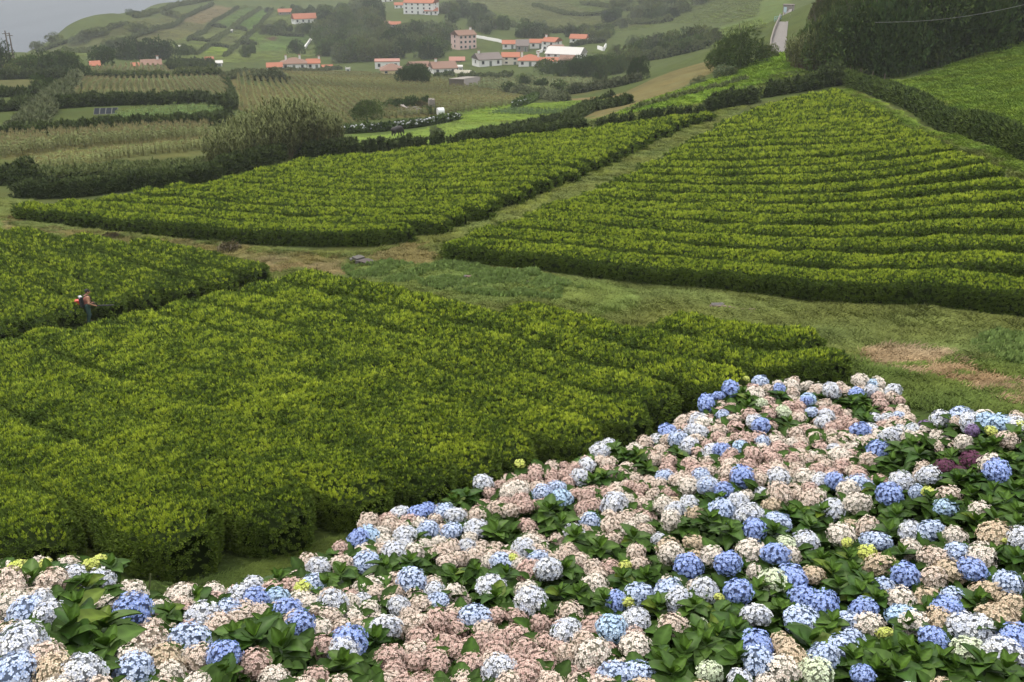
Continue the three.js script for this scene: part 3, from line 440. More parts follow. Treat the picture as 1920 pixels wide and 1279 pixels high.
const bankOutline = [[-260, 1075], [40, 1062], [200, 1060], [235, 1110], [300, 1142], [345, 1118], [430, 1108], [540, 1075], [570, 1050], [650, 1015], [740, 958], [850, 938], [975, 878], [1110, 866], [1250, 808], [1370, 728], [1430, 716], [1560, 722], [1690, 735], [1712, 800], [1755, 798], [1800, 775], [1930, 795], [2200, 815], [2200, 1420], [-260, 1420]];
const canHit = (u, v) => march(u, v, canopy, 3.2, 16);
const bankPoly = bankOutline.map(([u, v]) => { const p = canHit(u, v); return [p.x, p.z]; });
const rH = rng(77), heads = [], clumps = [];
const top = (x, z) => canopy(x, z) + 0.07 * nz(x * 1.1, z * 1.1, 41) + 0.05 * nz(x * 2.7, z * 2.7, 42);
const addHead = (x, z, c, s, lift = 0) => heads.push({ x, z, c, s, lift });
const LIST = { // sight lines to the heads that stand out, by colour; a third number is the radius in centimetres
  y: [[37, 1069, 6.5], [86, 1063, 4.5], [190, 1060, 4.5], [172, 1070, 5], [567, 1104, 6], [975, 871, 4.6], [1172, 1055, 4.6], [1176, 1132, 4.4], [1347, 1128, 3.4], [962, 1054, 4], [1739, 931, 5], [1624, 1039, 6.2], [1587, 1018, 4], [1880, 1021, 2.5], [1659, 1192, 5.5], [1735, 1235, 2.5], [1400, 704, 4], [1855, 819, 5], [1910, 805, 4], [172, 1128, 3]],
  B: [[252, 1156], [422, 1247], [482, 1134], [541, 1150], [566, 1190], [672, 1010], [782, 958], [801, 953], [655, 1210], [1155, 1131, 7], [1384, 1113], [1418, 1214], [1413, 995], [1357, 917], [1390, 900, 10], [1563, 910], [1665, 934], [1452, 1050], [1484, 1090], [1505, 1121], [1543, 1135], [1619, 1143], [1821, 1075], [1773, 1152], [1748, 1205, 10], [1902, 1205], [1616, 1270, 7], [1370, 729], [1346, 741, 7], [1324, 754], [1252, 804], [1426, 802], [1461, 727, 7], [1604, 739, 7.5], [1612, 814], [1645, 848], [1867, 886], [1290, 1069], [1363, 1067], [1695, 1085], [1352, 847], [1511, 749, 6]],
  b: [[47, 1145], [252, 1262], [352, 1200, 10], [432, 1153], [590, 1095], [687, 1051], [833, 956], [803, 990], [846, 990], [772, 1091, 10], [821, 1122, 7], [890, 1152], [942, 1055], [1018, 918], [1044, 907, 8], [1108, 971], [1006, 1055], [1197, 1107, 11], [1252, 1113, 10], [1422, 1256], [1152, 1261], [1197, 1261], [1352, 961], [1326, 912], [1458, 974], [1609, 907, 10], [1717, 928, 6], [1745, 993], [1641, 1018, 10.5], [1794, 1038], [1505, 1161, 10], [1585, 1155], [1655, 1098, 7], [1889, 1091], [1788, 1125], [1585, 1215, 10], [1601, 1193, 8], [1542, 1235], [1425, 709], [1355, 780], [1271, 825], [1430, 824, 7], [1315, 889], [1247, 890], [1521, 766, 7], [1687, 779, 8], [1800, 774], [26, 1262, 10]],
  k: [[520, 1122], [692, 1002], [1052, 934], [1147, 1181, 10], [1772, 961], [1695, 1159], [1388, 837, 7.5], [1515, 740, 8], [1635, 719, 7], [1850, 794], [1872, 800]],
  w: [[140, 1080], [185, 1095, 10], [92, 1154], [44, 1212, 11.5], [155, 1268], [380, 1168], [452, 1122], [473, 1097], [597, 1061], [624, 1134], [748, 955], [855, 964], [893, 984], [760, 999, 11], [738, 1035], [748, 1128, 7], [921, 1104, 10], [723, 1175, 10], [646, 1229], [936, 1261], [907, 904], [1152, 946, 10.5], [1077, 992], [981, 1030], [1028, 1076], [995, 1130], [1061, 1178], [1272, 1134], [1192, 1164], [1320, 1113], [1416, 1155, 10], [1404, 962], [1385, 941], [1560, 955], [1707, 992], [1914, 1017], [1807, 1181, 11], [1834, 1190], [1877, 1227, 10.5], [1310, 781], [1312, 811], [1299, 805], [1292, 836], [1415, 795], [1335, 845], [1327, 910], [1125, 849], [1142, 832, 7], [1089, 890], [1100, 870], [1550, 770], [1543, 784], [1674, 729], [1559, 734], [1632, 734], [1666, 785], [1640, 782], [1632, 802], [1674, 821], [1820, 787], [1765, 785], [1902, 800], [1690, 905], [1740, 895], [1540, 902], [1457, 897], [1513, 1011]],
  c: [[246, 1122, 9.5], [297, 1150], [27, 1127], [245, 1245], [338, 1133], [400, 1112], [955, 917], [1203, 975], [1114, 1088], [1111, 1220, 10], [1191, 1208, 10], [1289, 912], [1244, 947], [1258, 980], [1258, 1039], [1407, 1033], [1335, 1051], [1588, 924, 10], [1606, 949, 10], [1837, 967], [1578, 998, 10], [1705, 1027], [1838, 1048], [1791, 1008], [1630, 1165, 10], [1689, 1121], [1710, 1173, 10], [1464, 1264], [1417, 740], [1320, 794], [1484, 719], [1612, 715], [1645, 717], [1510, 897, 10], [1855, 865], [967, 915]],
  g: [[1311, 1177, 7], [1330, 1267, 7.5], [1472, 1014, 7.5], [1449, 1093], [1813, 1218], [1529, 1261], [1427, 756, 6.5], [1469, 769, 7]],
  p: [[20, 1095], [100, 1095], [278, 1205], [415, 1180], [375, 1240], [788, 1125], [1148, 984, 11], [1262, 1177, 10], [1520, 938, 10], [1461, 924, 10.5], [1775, 930], [1627, 989], [1751, 1044], [1887, 830], [1750, 1084]],
  t: [[100, 1258], [310, 1245, 10], [1649, 1060], [1520, 1084], [1779, 1072], [1745, 1121], [1864, 1010, 10], [1846, 1107, 10], [1896, 1133, 10], [1867, 1161, 11], [1761, 1165], [1486, 1238, 10], [1467, 1208]],
  m: [[1772, 880, 8.5], [1824, 860, 9.5], [1797, 882, 5.5]], v: [[1821, 811, 5.5], [1854, 780, 5], [1735, 791, 6]],
};
for (const [c, list] of Object.entries(LIST)) for (const [u, v, s] of list) { const p = canHit(u, v + 8); addHead(p.x, p.z, c, (s ?? 9.2) / 100 * rr(0.9, 1.12, rH), c === 'B' || c === 'y' ? 0.05 : 0.025); }
const listed = heads.length;
// rosettes of large leaves that stand between the heads
for (const [u, v, s = 1] of [[150, 1140, 1.2], [195, 1175, 1.2], [140, 1185, 1.2], [205, 1225, 1.2], [60, 1095], [95, 1085], [212, 1080], [165, 1112], [320, 1165], [370, 1140], [480, 1215, 1.2], [500, 1190, 1.2], [530, 1232, 1.2], [440, 1205], [425, 1275], [640, 1082, 1.1], [610, 1100], [520, 1088], [722, 1066], [876, 932], [930, 992, 1.1], [1030, 962, 1.1], [1052, 978], [1080, 1012], [1125, 1032, 1.2], [1188, 1016], [1168, 1078], [1212, 1075], [950, 1092], [930, 1125], [1050, 1112], [1086, 1112], [1132, 1135], [1110, 902], [1132, 896], [1192, 862], [1172, 862], [1212, 878], [1152, 852], [1270, 852], [1290, 992], [1330, 988], [1370, 1004], [1350, 1162, 1.1], [1380, 1192, 1.1], [1282, 1232, 1.2], [1322, 1222, 1.2], [1380, 1252, 1.2], [1260, 1265, 1.2], [1232, 1145], [1500, 968], [1520, 988], [1560, 1082, 1.1], [1600, 1082, 1.1], [1592, 1050], [1622, 1102], [1572, 1112], [1540, 1060], [1680, 972], [1665, 1002], [1690, 1045], [1660, 1065], [1612, 1122], [1550, 1192, 1.2], [1520, 1205, 1.2], [1560, 1172], [1462, 1142], [1620, 1232, 1.2], [1660, 1232, 1.2], [1700, 1232, 1.3], [1722, 1252, 1.2], [1762, 1245, 1.2], [1700, 1185, 1.2], [1790, 1262, 1.2], [1842, 1255, 1.2], [1882, 1265, 1.2], [1680, 1265, 1.2], [1642, 1265, 1.2], [1600, 1245], [1860, 922, 1.1], [1900, 922, 1.1], [1882, 952, 1.1], [1850, 962, 1.1], [1902, 972], [1830, 988], [1862, 988], [1902, 1000], [1862, 1045], [1902, 1052], [1912, 882], [1892, 862], [1842, 846], [1862, 842], [1902, 832], [1780, 962], [1742, 948], [1626, 772], [1622, 792], [1616, 752], [1596, 752], [1480, 792], [1462, 746], [1402, 752], [1400, 772], [1392, 738], [1690, 842], [1722, 852], [1712, 836], [1672, 862], [1782, 862], [1812, 902], [1792, 908], [1642, 842], [1490, 1152], [1742, 1155], [1762, 1142], [1642, 1132], [850, 938], [645, 1255], [702, 1198], [852, 1082], [770, 1060], [1540, 965], [1480, 965], [1820, 930], [1830, 905], [1450, 1000], [1875, 1200], [1310, 1200], [1345, 1200], [1240, 1240], [1300, 1150], [1420, 1110], [1465, 1110], [1830, 1135], [890, 1085], [1060, 1075]]) { const p = canHit(u, v + 4); clumps.push({ x: p.x, z: p.z, s }); }
// the rest of the heads fill the bank
{
  const b = box(bankPoly); let tries = 60000;
  while (tries-- > 0) {
    const x = rr(b[0], b[2], rH), z = rr(b[1], b[3], rH); if (!inside(bankPoly, x, z) || Math.hypot(x, z) < 3.3) continue;
    const right = x / -z > 0.16 && Math.hypot(x, z) < 7.6, s = rr(0.066, 0.09, rH);
    if (heads.some((h) => Math.hypot(h.x - x, h.z - z) < (h.s + s) * (right ? 1.0 : 0.8))) continue;
    if (clumps.some((h) => Math.hypot(h.x - x, h.z - z) < 0.19 * h.s)) continue;
    if (right && rH() < 0.62) { if (rH() < 0.1 && clumps.every((h) => Math.hypot(h.x - x, h.z - z) > 0.3)) clumps.push({ x, z, s: 1.1 }); continue; }
    const q = nz(x * 0.7, z * 0.7, 51) + 0.4 * (rH() - 0.5), e = rH();
    const c = right ? (e < 0.35 ? 't' : e < 0.7 ? 'c' : e < 0.85 ? 'w' : 'p') : q > 0.12 ? (e < 0.7 ? 'r' : 'p') : q > -0.22 ? (e < 0.68 ? 'p' : e < 0.82 ? 'c' : 'r') : (e < 0.5 ? 'c' : e < 0.92 ? 'p' : 'w');
    addHead(x, z, c, s, rr(-0.05, 0.02, rH));
  }
}
// shrubs: every head, rosette and stem belongs to the nearest root
const roots = [];
{ const b = box(bankPoly); let tries = 4000; while (tries-- > 0) { const x = rr(b[0], b[2], rH), z = rr(b[1], b[3], rH); if (inside(bankPoly, x, z) && Math.hypot(x, z) > 3.2 && roots.every((q) => Math.hypot(q.x - x, q.z - z) > 0.95)) roots.push({ x, z, heads: [], clumps: [], under: [] }); } }
const nearest = (x, z) => { let k = 0, d = 1e9; roots.forEach((q, i) => { const e = (q.x - x) ** 2 + (q.z - z) ** 2; if (e < d) { d = e; k = i; } }); return roots[k]; };
for (const h of heads) nearest(h.x, h.z).heads.push(h);
for (const c of clumps) nearest(c.x, c.z).clumps.push(c);
for (const [x, z] of scatter(bankPoly, 21000, rH)) nearest(x, z).under.push([x, z]);
const words = { B: 'deep blue', b: 'light blue', k: 'sky blue', w: 'bluish white', c: 'cream', p: 'pale pink', r: 'dusty pink', t: 'tan', g: 'greenish white', y: 'lime green', m: 'maroon', v: 'purple' }, usedLabels = new Map();
const shrubs = roots.filter((q) => q.heads.length + q.clumps.length > 0);
for (const q of shrubs) {
  const base = V3(q.x, canopy(q.x, q.z) - 1.12, q.z), by = {};
  for (const h of q.heads) by[h.c] = (by[h.c] ?? 0) + 1;
  const kinds = Object.entries(by).sort((a, b) => b[1] - a[1]).slice(0, 3);
  let label = 'hydrangea shrub with ' + (kinds.length ? kinds.map(([k, n]) => count(n) + ' ' + words[k]).join(', ') + ' heads' : 'leaves only');
  const px = 960 + F * (q.x / (-q.z * Math.cos(PITCH) + (EYE.y - base.y - 1.1) * Math.sin(PITCH)));
  const where = px < 250 ? 'at the left end of the bank' : px < 700 ? 'left of the bank centre' : px < 1250 ? 'in the middle of the bank' : px < 1700 ? 'right of the bank centre' : 'at the right end of the bank';
  if (usedLabels.has(label)) label += ' ' + where; usedLabels.set(label, 1);
  const t = thing('hydrangea_shrub', base, label, 'hydrangea', 'hydrangea shrubs on the bank');
  for (let k = 0; k < 4; k++) { const a = k * 1.6 + rH(), g = new THREE.CylinderGeometry(0.006, 0.011, 1.0, 5).translate(0, 0.5, 0).rotateZ(0.28).rotateY(a); part('stem', g, mStem, t); }
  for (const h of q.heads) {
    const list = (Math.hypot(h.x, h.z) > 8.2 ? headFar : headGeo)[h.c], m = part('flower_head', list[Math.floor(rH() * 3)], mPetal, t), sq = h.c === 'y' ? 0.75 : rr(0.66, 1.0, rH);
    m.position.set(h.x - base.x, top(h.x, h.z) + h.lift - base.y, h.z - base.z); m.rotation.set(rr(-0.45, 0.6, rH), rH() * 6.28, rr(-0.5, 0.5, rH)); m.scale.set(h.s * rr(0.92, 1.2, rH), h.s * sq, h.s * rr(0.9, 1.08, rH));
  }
  for (const c of q.clumps) {
    const y0 = top(c.x, c.z) + 0.035, nA = 5, tiers = [[nA, 1.4, -0.03, 1.0], [nA, 1.05, 0.0, 0.9], [4, 0.6, 0.02, 0.6]], lean = rr(-0.5, 0.5, rH), turn = rH() * 6.28; let mat = mLeafs[Math.floor(rH() * 3)];
    for (const [n, tilt, dy, sc] of tiers) for (let i = 0; i < n; i++) {
      if (rH() < 0.16) continue;
      const young = sc < 0.7, m = part('leaf', young ? youngGeo : leafGeos[Math.floor(rH() * 3)], young ? mLeafs[3] : rH() < 0.06 ? mLeafs[4] : rH() < 0.3 ? mLeafs[Math.floor(rH() * 3)] : mat, t), s = c.s * (young ? 1 : sc) * rr(0.8, 1.12, rH);
      m.position.set(c.x - base.x, y0 + dy * c.s - base.y, c.z - base.z); m.rotation.set(tilt * rr(0.65, 1.3, rH), turn + i * 6.283 / n + rr(-0.5, 0.5, rH) + dy * 9, lean, 'YXZ'); m.scale.set(s, s, s);
    }
  }
  const mats = [], cols = [];
  for (const [x, z] of q.under) { const p = V3(x - base.x, top(x, z) - 0.03 - 0.75 * rH() * rH() - base.y, z - base.z), s = rr(0.75, 1.15, rH), f = rr(0.7, 1.3, rH); Q.setFromEuler(new THREE.Euler(rr(0.5, 1.7, rH), rH() * 6.28, rr(-0.4, 0.4, rH), 'YXZ')); mats.push(new THREE.Matrix4().compose(p, Q.clone(), V3(s, s, s))); cols.push(C(f, f, f)); }
  if (mats.length) instances('lower_foliage', leafGeos[0], mUnder, mats, cols, t);
}
console.log('hydrangea heads', heads.length, 'rosettes', clumps.length, 'shrubs', shrubs.length);

// ---------------------------------------------------------------- trees
function crownGeo(r, n, size, lobes, flat = 1) {     // leaf cards spread through a lumpy crown one unit in radius, its foot near y = 0
  const L = []; for (let i = 0; i < lobes; i++) { const a = i * 2.4 + r(), e = rr(-0.2, 0.9, r), d = rr(0.35, 0.62, r); L.push([Math.cos(a) * d * Math.cos(e * 0.9), 0.95 * flat + Math.sin(e) * d * 0.95 * flat, Math.sin(a) * d * Math.cos(e * 0.9), rr(0.38, 0.62, r)]); }
  const pos = [], col = [], idx = [], m = new THREE.Matrix4(), v = V3(), N = V3();
  for (let i = 0; i < n; i++) {
    const l = L[Math.floor(r() * lobes)], y = 1 - 2 * r(), a = r() * 6.283, s = Math.sqrt(1 - y * y); N.set(s * Math.cos(a), y, s * Math.sin(a));
    const d = l[3] * (1 - 0.42 * r() * r()) * (1 + 0.25 * nz(N.x * 2.5 + l[0] * 9, N.y * 2.5, N.z * 2.5)), c = V3(l[0] + N.x * d, l[1] + N.y * d * 0.85, l[2] + N.z * d), f = rr(0.7, 1.3, r) * (1 + 0.35 * nz(c.x * 3, c.y * 3, c.z * 3)), hue = rr(-0.12, 0.12, r);
    for (let k = 0; k < 3; k++) {
      const card = leafCard(size * rr(0.7, 1.4, r), size * rr(0.4, 0.7, r)), o = pos.length / 3; Q.setFromUnitVectors(UP, v.copy(N).addScaledVector(V3(r() - 0.5, r() - 0.2, r() - 0.5), 1.6).normalize()); m.compose(X.copy(c).addScaledVector(V3(r() - 0.5, r() - 0.5, r() - 0.5), size * 1.3).clone(), Q, V3(1, 1, 1));
      for (let q = 0; q < 5; q++) { v.fromArray(card.pos, q * 3).applyMatrix4(m); pos.push(v.x, v.y, v.z); col.push(f * (1 + hue), f, f * (1 - hue)); } for (const q of card.idx) idx.push(o + q);
    }
  }
  return geo(pos, idx, col);
}
function trunkGeo(r, h, rad) {
  const parts = [], c = new THREE.CylinderGeometry(rad * 0.55, rad, h, 7, 4); const p = c.attributes.position; for (let i = 0; i < p.count; i++) { const t = p.getY(i) / h + 0.5; p.setX(i, p.getX(i) + 0.12 * h * Math.sin(t * 2 + 1) * 0.3); } c.translate(0, h / 2, 0); parts.push(c);
  for (let i = 0; i < 5; i++) { const g = new THREE.CylinderGeometry(rad * 0.12, rad * 0.4, h * 0.9, 5).translate(0, h * 0.45, 0).rotateZ(rr(0.45, 0.95, r)).rotateY(i * 1.257 + r()).translate(0.03 * h, h * rr(0.5, 0.9, r), 0); parts.push(g); }
  const g = mergeGeometries(parts.map((q) => { q.deleteAttribute('uv'); return q.index ? q.toNonIndexed() : q; })); g.computeVertexNormals(); return g;
}
const rC = rng(909), crownFar = [0, 1, 2, 3].map(() => crownGeo(rC, 620, 0.13, 7)), crownNear = [0, 1, 2].map(() => crownGeo(rC, 3400, 0.062, 9)), trunks = [0, 1].map(() => trunkGeo(rC, 1, 0.09));
const mBark = std([0.10, 0.08, 0.06], 0.95), leafMat = (rgb) => phys(rgb, 0.85, { vertexColors: true, specularIntensity: 0.12 });
const mTree = { dark: leafMat([0.044, 0.072, 0.018]), mid: leafMat([0.070, 0.105, 0.026]), olive: leafMat([0.105, 0.13, 0.040]), pale: leafMat([0.12, 0.145, 0.07]), brown: leafMat([0.085, 0.075, 0.035]), pine: leafMat([0.038, 0.062, 0.018]) };
let treeNo = 0;
function tree(name, p, height, width, mat, label, group, near = false, trunkShare = 0.1) {
  const t = thing(name, V3(p.x, p.y - 0.15, p.z), label, name.includes('bush') ? 'bush' : 'tree', group, treeNo * 2.1), k = treeNo++;
  const c = part('crown', (near ? crownNear : crownFar)[k % (near ? 3 : 4)], mat, t); { const low = trunkShare <= 0.15, lowest = low ? 0 : height * trunkShare * 0.9, sy = (height - lowest) / (low ? 1.36 : 1.55); c.scale.set(width / 2 / 1.02, sy, width / 2 / 1.02); c.position.y = lowest - (low ? 0.6 : 0.42) * sy; }
  const u = part('trunk', trunks[k % 2], mBark, t); u.scale.set(height * 0.26, height * 0.55, height * 0.26);
  return t;
}
const treeAt = (name, u, v, h, w, mat, label, group, near, ts) => tree(name, G(u, v), h, w, mTree[mat], label, group, near, ts);
// the wood above the large tea block
[[1528, 118, 7, 6, 'mid'], [1550, 132, 8, 7, 'olive'], [1590, 140, 11, 10, 'mid'], [1640, 142, 12, 10, 'dark'], [1690, 135, 13, 11, 'pine'], [1740, 122, 13, 11, 'mid'], [1790, 108, 14, 12, 'dark'], [1840, 92, 14, 12, 'pine'], [1890, 78, 14, 12, 'pine'], [1940, 64, 14, 12, 'pine'], [2010, 45, 14, 12, 'pine']].forEach(([u, v, h, w, m], i) => treeAt('woodland_tree', u, v, h, w, m, ordinal(i) + ' tree from the road along the dark wood edge above the pasture', 'trees at the edge of the dark wood', true, 0.02));
[[1572, 90, 11, 9, 'olive'], [1610, 85, 15, 12, 'mid'], [1670, 75, 17, 13, 'mid'], [1730, 70, 18, 13, 'dark'], [1800, 60, 18, 14, 'mid'], [1870, 45, 18, 14, 'pine'], [1930, 30, 18, 14, 'pine'], [1640, 30, 19, 15, 'mid'], [1740, 20, 21, 16, 'pine'], [1850, 5, 22, 16, 'pine'], [1600, 40, 14, 12, 'brown']].forEach(([u, v, h, w, m], i) => treeAt('woodland_tree', u, v, h, w, m, ordinal(i) + ' dark woodland tree counted from the road behind the wood edge', 'trees inside the dark wood', true, 0.02));
treeAt('woodland_tree', 1556, 60, 10, 9, 'brown', 'brownish tree with thin twigs beside the road', 'trees at the edge of the dark wood', true, 0.12);
treeAt('round_bush', 1388, 128, 6.6, 7.6, 'mid', 'large round dark bush left of the steep road', null, true, 0.1);
treeAt('round_bush', 1352, 130, 4, 5, 'mid', 'smaller dark bush on the brown bank beside the large round bush', null, true, 0.1);
treeAt('round_bush', 1436, 112, 2.6, 3.5, 'olive', 'small pale bush at the foot of the steep road', null, true, 0.1);
treeAt('shrub_bush', 1310, 158, 1.4, 2.4, 'pale', 'low pale bush on the bright green slope', null, false, 0.1);
treeAt('shrub_bush', 1360, 145, 1.8, 3.4, 'pale', 'grassy pale bush below the round bush', null, false, 0.1);
treeAt('valley_tree', 690, 246, 5.2, 5.4, 'mid', 'lone round tree standing at the edge of the maize', null, true, 0.35);
treeAt('shrub_bush', 820, 262, 2.0, 1.9, 'pale', 'thin grey-green shrub behind the gapped hedge', null, false, 0.2);
treeAt('valley_tree', 775, 158, 7.5, 10.5, 'dark', 'large dark tree in front of the yellow house', null, true, 0.15);
treeAt('valley_tree', 1195, 152, 6.5, 5.5, 'pine', 'upright dark tree right of the reeds below the pasture', null, true, 0.1);
[[745, 207, 3, 4.5, 'dark'], [765, 208, 3.4, 5, 'dark'], [790, 209, 2.4, 4, 'brown'], [808, 214, 2, 3.5, 'mid'], [797, 204, 3.2, 2.6, 'dark'], [730, 206, 2.4, 3, 'mid']].forEach(([u, v, h, w, m], i) => treeAt('ruin_bush', u, v, h, w, m, ordinal([1, 2, 3, 5, 4, 0][i]) + ' bush from the left around the stone ruin', 'bushes around the stone ruin', false, 0.1));
[[1062, 142, 7, 10, 'dark'], [1095, 145, 9, 14, 'dark'], [1130, 142, 8, 12, 'mid'], [1160, 138, 7, 9, 'mid'], [1030, 138, 6, 8, 'mid'], [1015, 135, 5, 6, 'olive'], [1155, 115, 8, 9, 'olive'], [1180, 130, 8, 8, 'olive']].forEach(([u, v, h, w, m], i) => treeAt('valley_tree', u, v, h, w, m, ordinal(i) + ' bushy tree of the dark grove right of the village', 'trees in the grove right of the village', i < 4, 0.12));
[[955, 172, 3, 5, 'dark'], [985, 162, 4, 6, 'dark'], [1015, 166, 3.4, 4.5, 'dark'], [1048, 172, 3.4, 5, 'mid'], [1125, 160, 4.5, 4, 'dark']].forEach(([u, v, h, w, m], i) => treeAt('valley_bush', u, v, h, w, m, ordinal(i) + ' dark bush from the left along the back of the bright meadow', 'bushes behind the bright meadow'));
// left: trees along the edge of the hamlet
[[195, 122, 7, 9, 'dark'], [235, 112, 8, 11, 'pine'], [262, 112, 10, 12, 'pine'], [290, 112, 10, 13, 'pine'], [315, 112, 9, 11, 'pine'], [205, 98, 7, 8, 'mid'], [345, 105, 6, 6, 'mid'], [360, 103, 5, 5, 'mid']].forEach(([u, v, h, w, m], i) => treeAt('valley_tree', u, v, h, w, m, ordinal(i) + ' dark wide tree of the row under the far slope', 'dark trees under the far slope'));
[[5, 128, 8, 7, 'pine'], [50, 132, 5, 8, 'mid'], [75, 132, 6, 9, 'dark'], [100, 132, 6, 9, 'dark'], [125, 132, 6, 9, 'mid'], [150, 150, 5.5, 7, 'dark'], [90, 168, 3.4, 6, 'dark'], [20, 140, 3.2, 4, 'olive']].forEach(([u, v, h, w, m], i) => treeAt('valley_tree', u, v, h, w, m, ordinal(i) + ' dark bushy tree from the left near the two wooden poles', 'trees near the two wooden poles'));
[[555, 102, 8, 9, 'dark'], [460, 108, 7, 6, 'mid'], [472, 100, 6, 5, 'mid'], [345, 95, 4, 4, 'mid']].forEach(([u, v, h, w, m], i) => treeAt('valley_tree', u, v, h, w, m, ['round dark tree above the white farmhouse', 'slim dark tree at the foot of the far plots', 'slim tree beside the far plots', 'little tree next to the grey far shed'][i], null));
[[260, 60, 6, 16, 'olive'], [180, 68, 6, 16, 'olive'], [100, 80, 6, 10, 'olive'], [150, 80, 5, 12, 'pale'], [225, 85, 5, 12, 'olive'], [320, 30, 5, 14, 'olive'], [250, 30, 5, 10, 'mid'], [70, 90, 4, 8, 'pale']].forEach(([u, v, h, w, m], i) => treeAt('coast_bush', u, v, h, w, m, ordinal(i) + ' windblown bush of those on the far slope by the sea', 'windblown bushes by the sea'));
// the wooded gully behind the village
{
  const r = rng(31), spots = []; const polys = [[[600, 40, 1], [700, 22], [720, 60], [850, 70], [848, 100], [800, 112], [640, 118], [600, 100]], [[480, 20], [700, 14], [700, 34], [600, 30], [520, 28]], [[820, 10], [900, 20], [960, 50], [930, 70], [880, 55], [830, 40]], [[960, 58], [1140, 66], [1150, 80], [1060, 70], [960, 72]], [[1130, 55], [1260, 40], [1330, 5], [1200, -20], [1150, 20]], [[1180, 108], [1330, 92], [1350, 75], [1200, 98]], [[500, 55], [570, 56], [590, 70], [480, 66]]], ns = [120, 45, 34, 26, 44, 22, 14];
  const side = {}; polys.forEach((pl, k) => { const poly = polyOf(pl.map(([u, v]) => [u, v])); for (const [x, z] of scatter(poly, ns[k], r)) spots.push([x, z, k]); const a = poly.map(([x, z]) => Math.atan2(x, -z)); side[k] = [Math.min(...a), Math.max(...a)]; });
  for (const [x, z, k] of spots) { const h = k === 1 || k === 6 ? rr(4, 7, r) : k === 0 ? rr(7, 12, r) : rr(5, 9, r), m = ['dark', 'mid', 'mid', 'olive', 'olive', 'pine', 'pale'][Math.floor(r() * 7)]; const q = (Math.atan2(x, -z) - side[k][0]) / (side[k][1] - side[k][0]); tree('gully_tree', onGround(x, z), h, h * rr(1, 1.5, r), mTree[m], ({ dark: 'dark ', mid: 'mid green ', olive: 'olive green ', pine: 'very dark ', pale: 'pale grey green ' })[m] + (q < 0.25 ? 'far left ' : q < 0.5 ? 'left centre ' : q < 0.75 ? 'right centre ' : 'far right ') + ['leafy tree in the wooded gully behind the village', 'tree in the dark belt above the orange-roofed barn', 'tree on the spur above the pink house', 'tree along the lane above the white houses', 'tree on the hillside above the terraced fields', 'tree in the belt under the open hillside pasture', 'tree among the far vegetable plots'][k], ['gully wood', 'upper belt', 'spur trees', 'lane trees', 'hillside trees', 'pasture belt', 'plot trees'][k], false, 0.04); }
}
// ---------------------------------------------------------------- cane and maize
function caneGeo(r, n, h, spread) {
  const pos = [], idx = [], col = [];
  const strip = (p0, dir, side, L, w, sag, c) => { const o = pos.length / 3, K = 4; for (let i = 0; i <= K; i++) { const t = i / K, ww = w * (1 - t * 0.95) * 0.5; const x = p0.x + dir.x * L * t, y = p0.y + dir.y * L * t - sag * L * t * t, z = p0.z + dir.z * L * t; pos.push(x - side.x * ww, y, z - side.z * ww, x + side.x * ww, y, z + side.z * ww); const f = rr(0.85, 1.15, r); col.push(c[0] * f, c[1] * f, c[2] * f, c[0] * f, c[1] * f, c[2] * f); if (i) idx.push(o + 2 * i - 2, o + 2 * i - 1, o + 2 * i, o + 2 * i - 1, o + 2 * i + 1, o + 2 * i); } };
  for (let i = 0; i < n; i++) {
    const a = r() * 6.283, d = Math.sqrt(r()) * spread, x = Math.cos(a) * d, z = Math.sin(a) * d, H = h * rr(0.65, 1.08, r) * (1 - 0.25 * (d / spread) ** 2), lx = (x / spread) * rr(0.05, 0.3, r) + rr(-0.1, 0.1, r), lz = (z / spread) * rr(0.05, 0.3, r) + rr(-0.1, 0.1, r), b = r() * 3.14;
    strip(V3(x, 0, z), V3(lx, 1, lz), V3(Math.cos(b), 0, Math.sin(b)), H, 0.05, 0.05, r() < 0.35 ? [0.17, 0.12, 0.07] : [0.12, 0.12, 0.05]);
    for (let k = 0; k < 13; k++) { const t = rr(0.22, 1, r), aa = r() * 6.283, cf = rr(0.65, 1.5, r), c = [0.125, 0.14, 0.055].map((q) => q * cf); strip(V3(x + lx * H * t, H * t * (1 - 0.05 * t), z + lz * H * t), V3(Math.cos(aa) * 0.55, rr(0.7, 1.3, r), Math.sin(aa) * 0.55), V3(-Math.sin(aa), 0, Math.cos(aa)), rr(0.55, 1.1, r), 0.12, rr(0.4, 1.0, r), c); }
  }
  return geo(pos, idx, col);
}
const caneGeos = [0, 1, 2].map((k) => caneGeo(rng(60 + k), 130, 1, 0.42)), mCane = phys([1, 1, 1], 1, { vertexColors: true, specularIntensity: 0.1 });
function cane(u, v, h, w, label) { const p = G(u, v), t = thing('cane_clump', p, label, 'cane', 'giant cane clumps'); const m = part('cane_stalks', caneGeos[Math.floor(u) % 3], mCane, t); m.userData.kind = 'stuff'; m.scale.set(w, h, w); return t; }
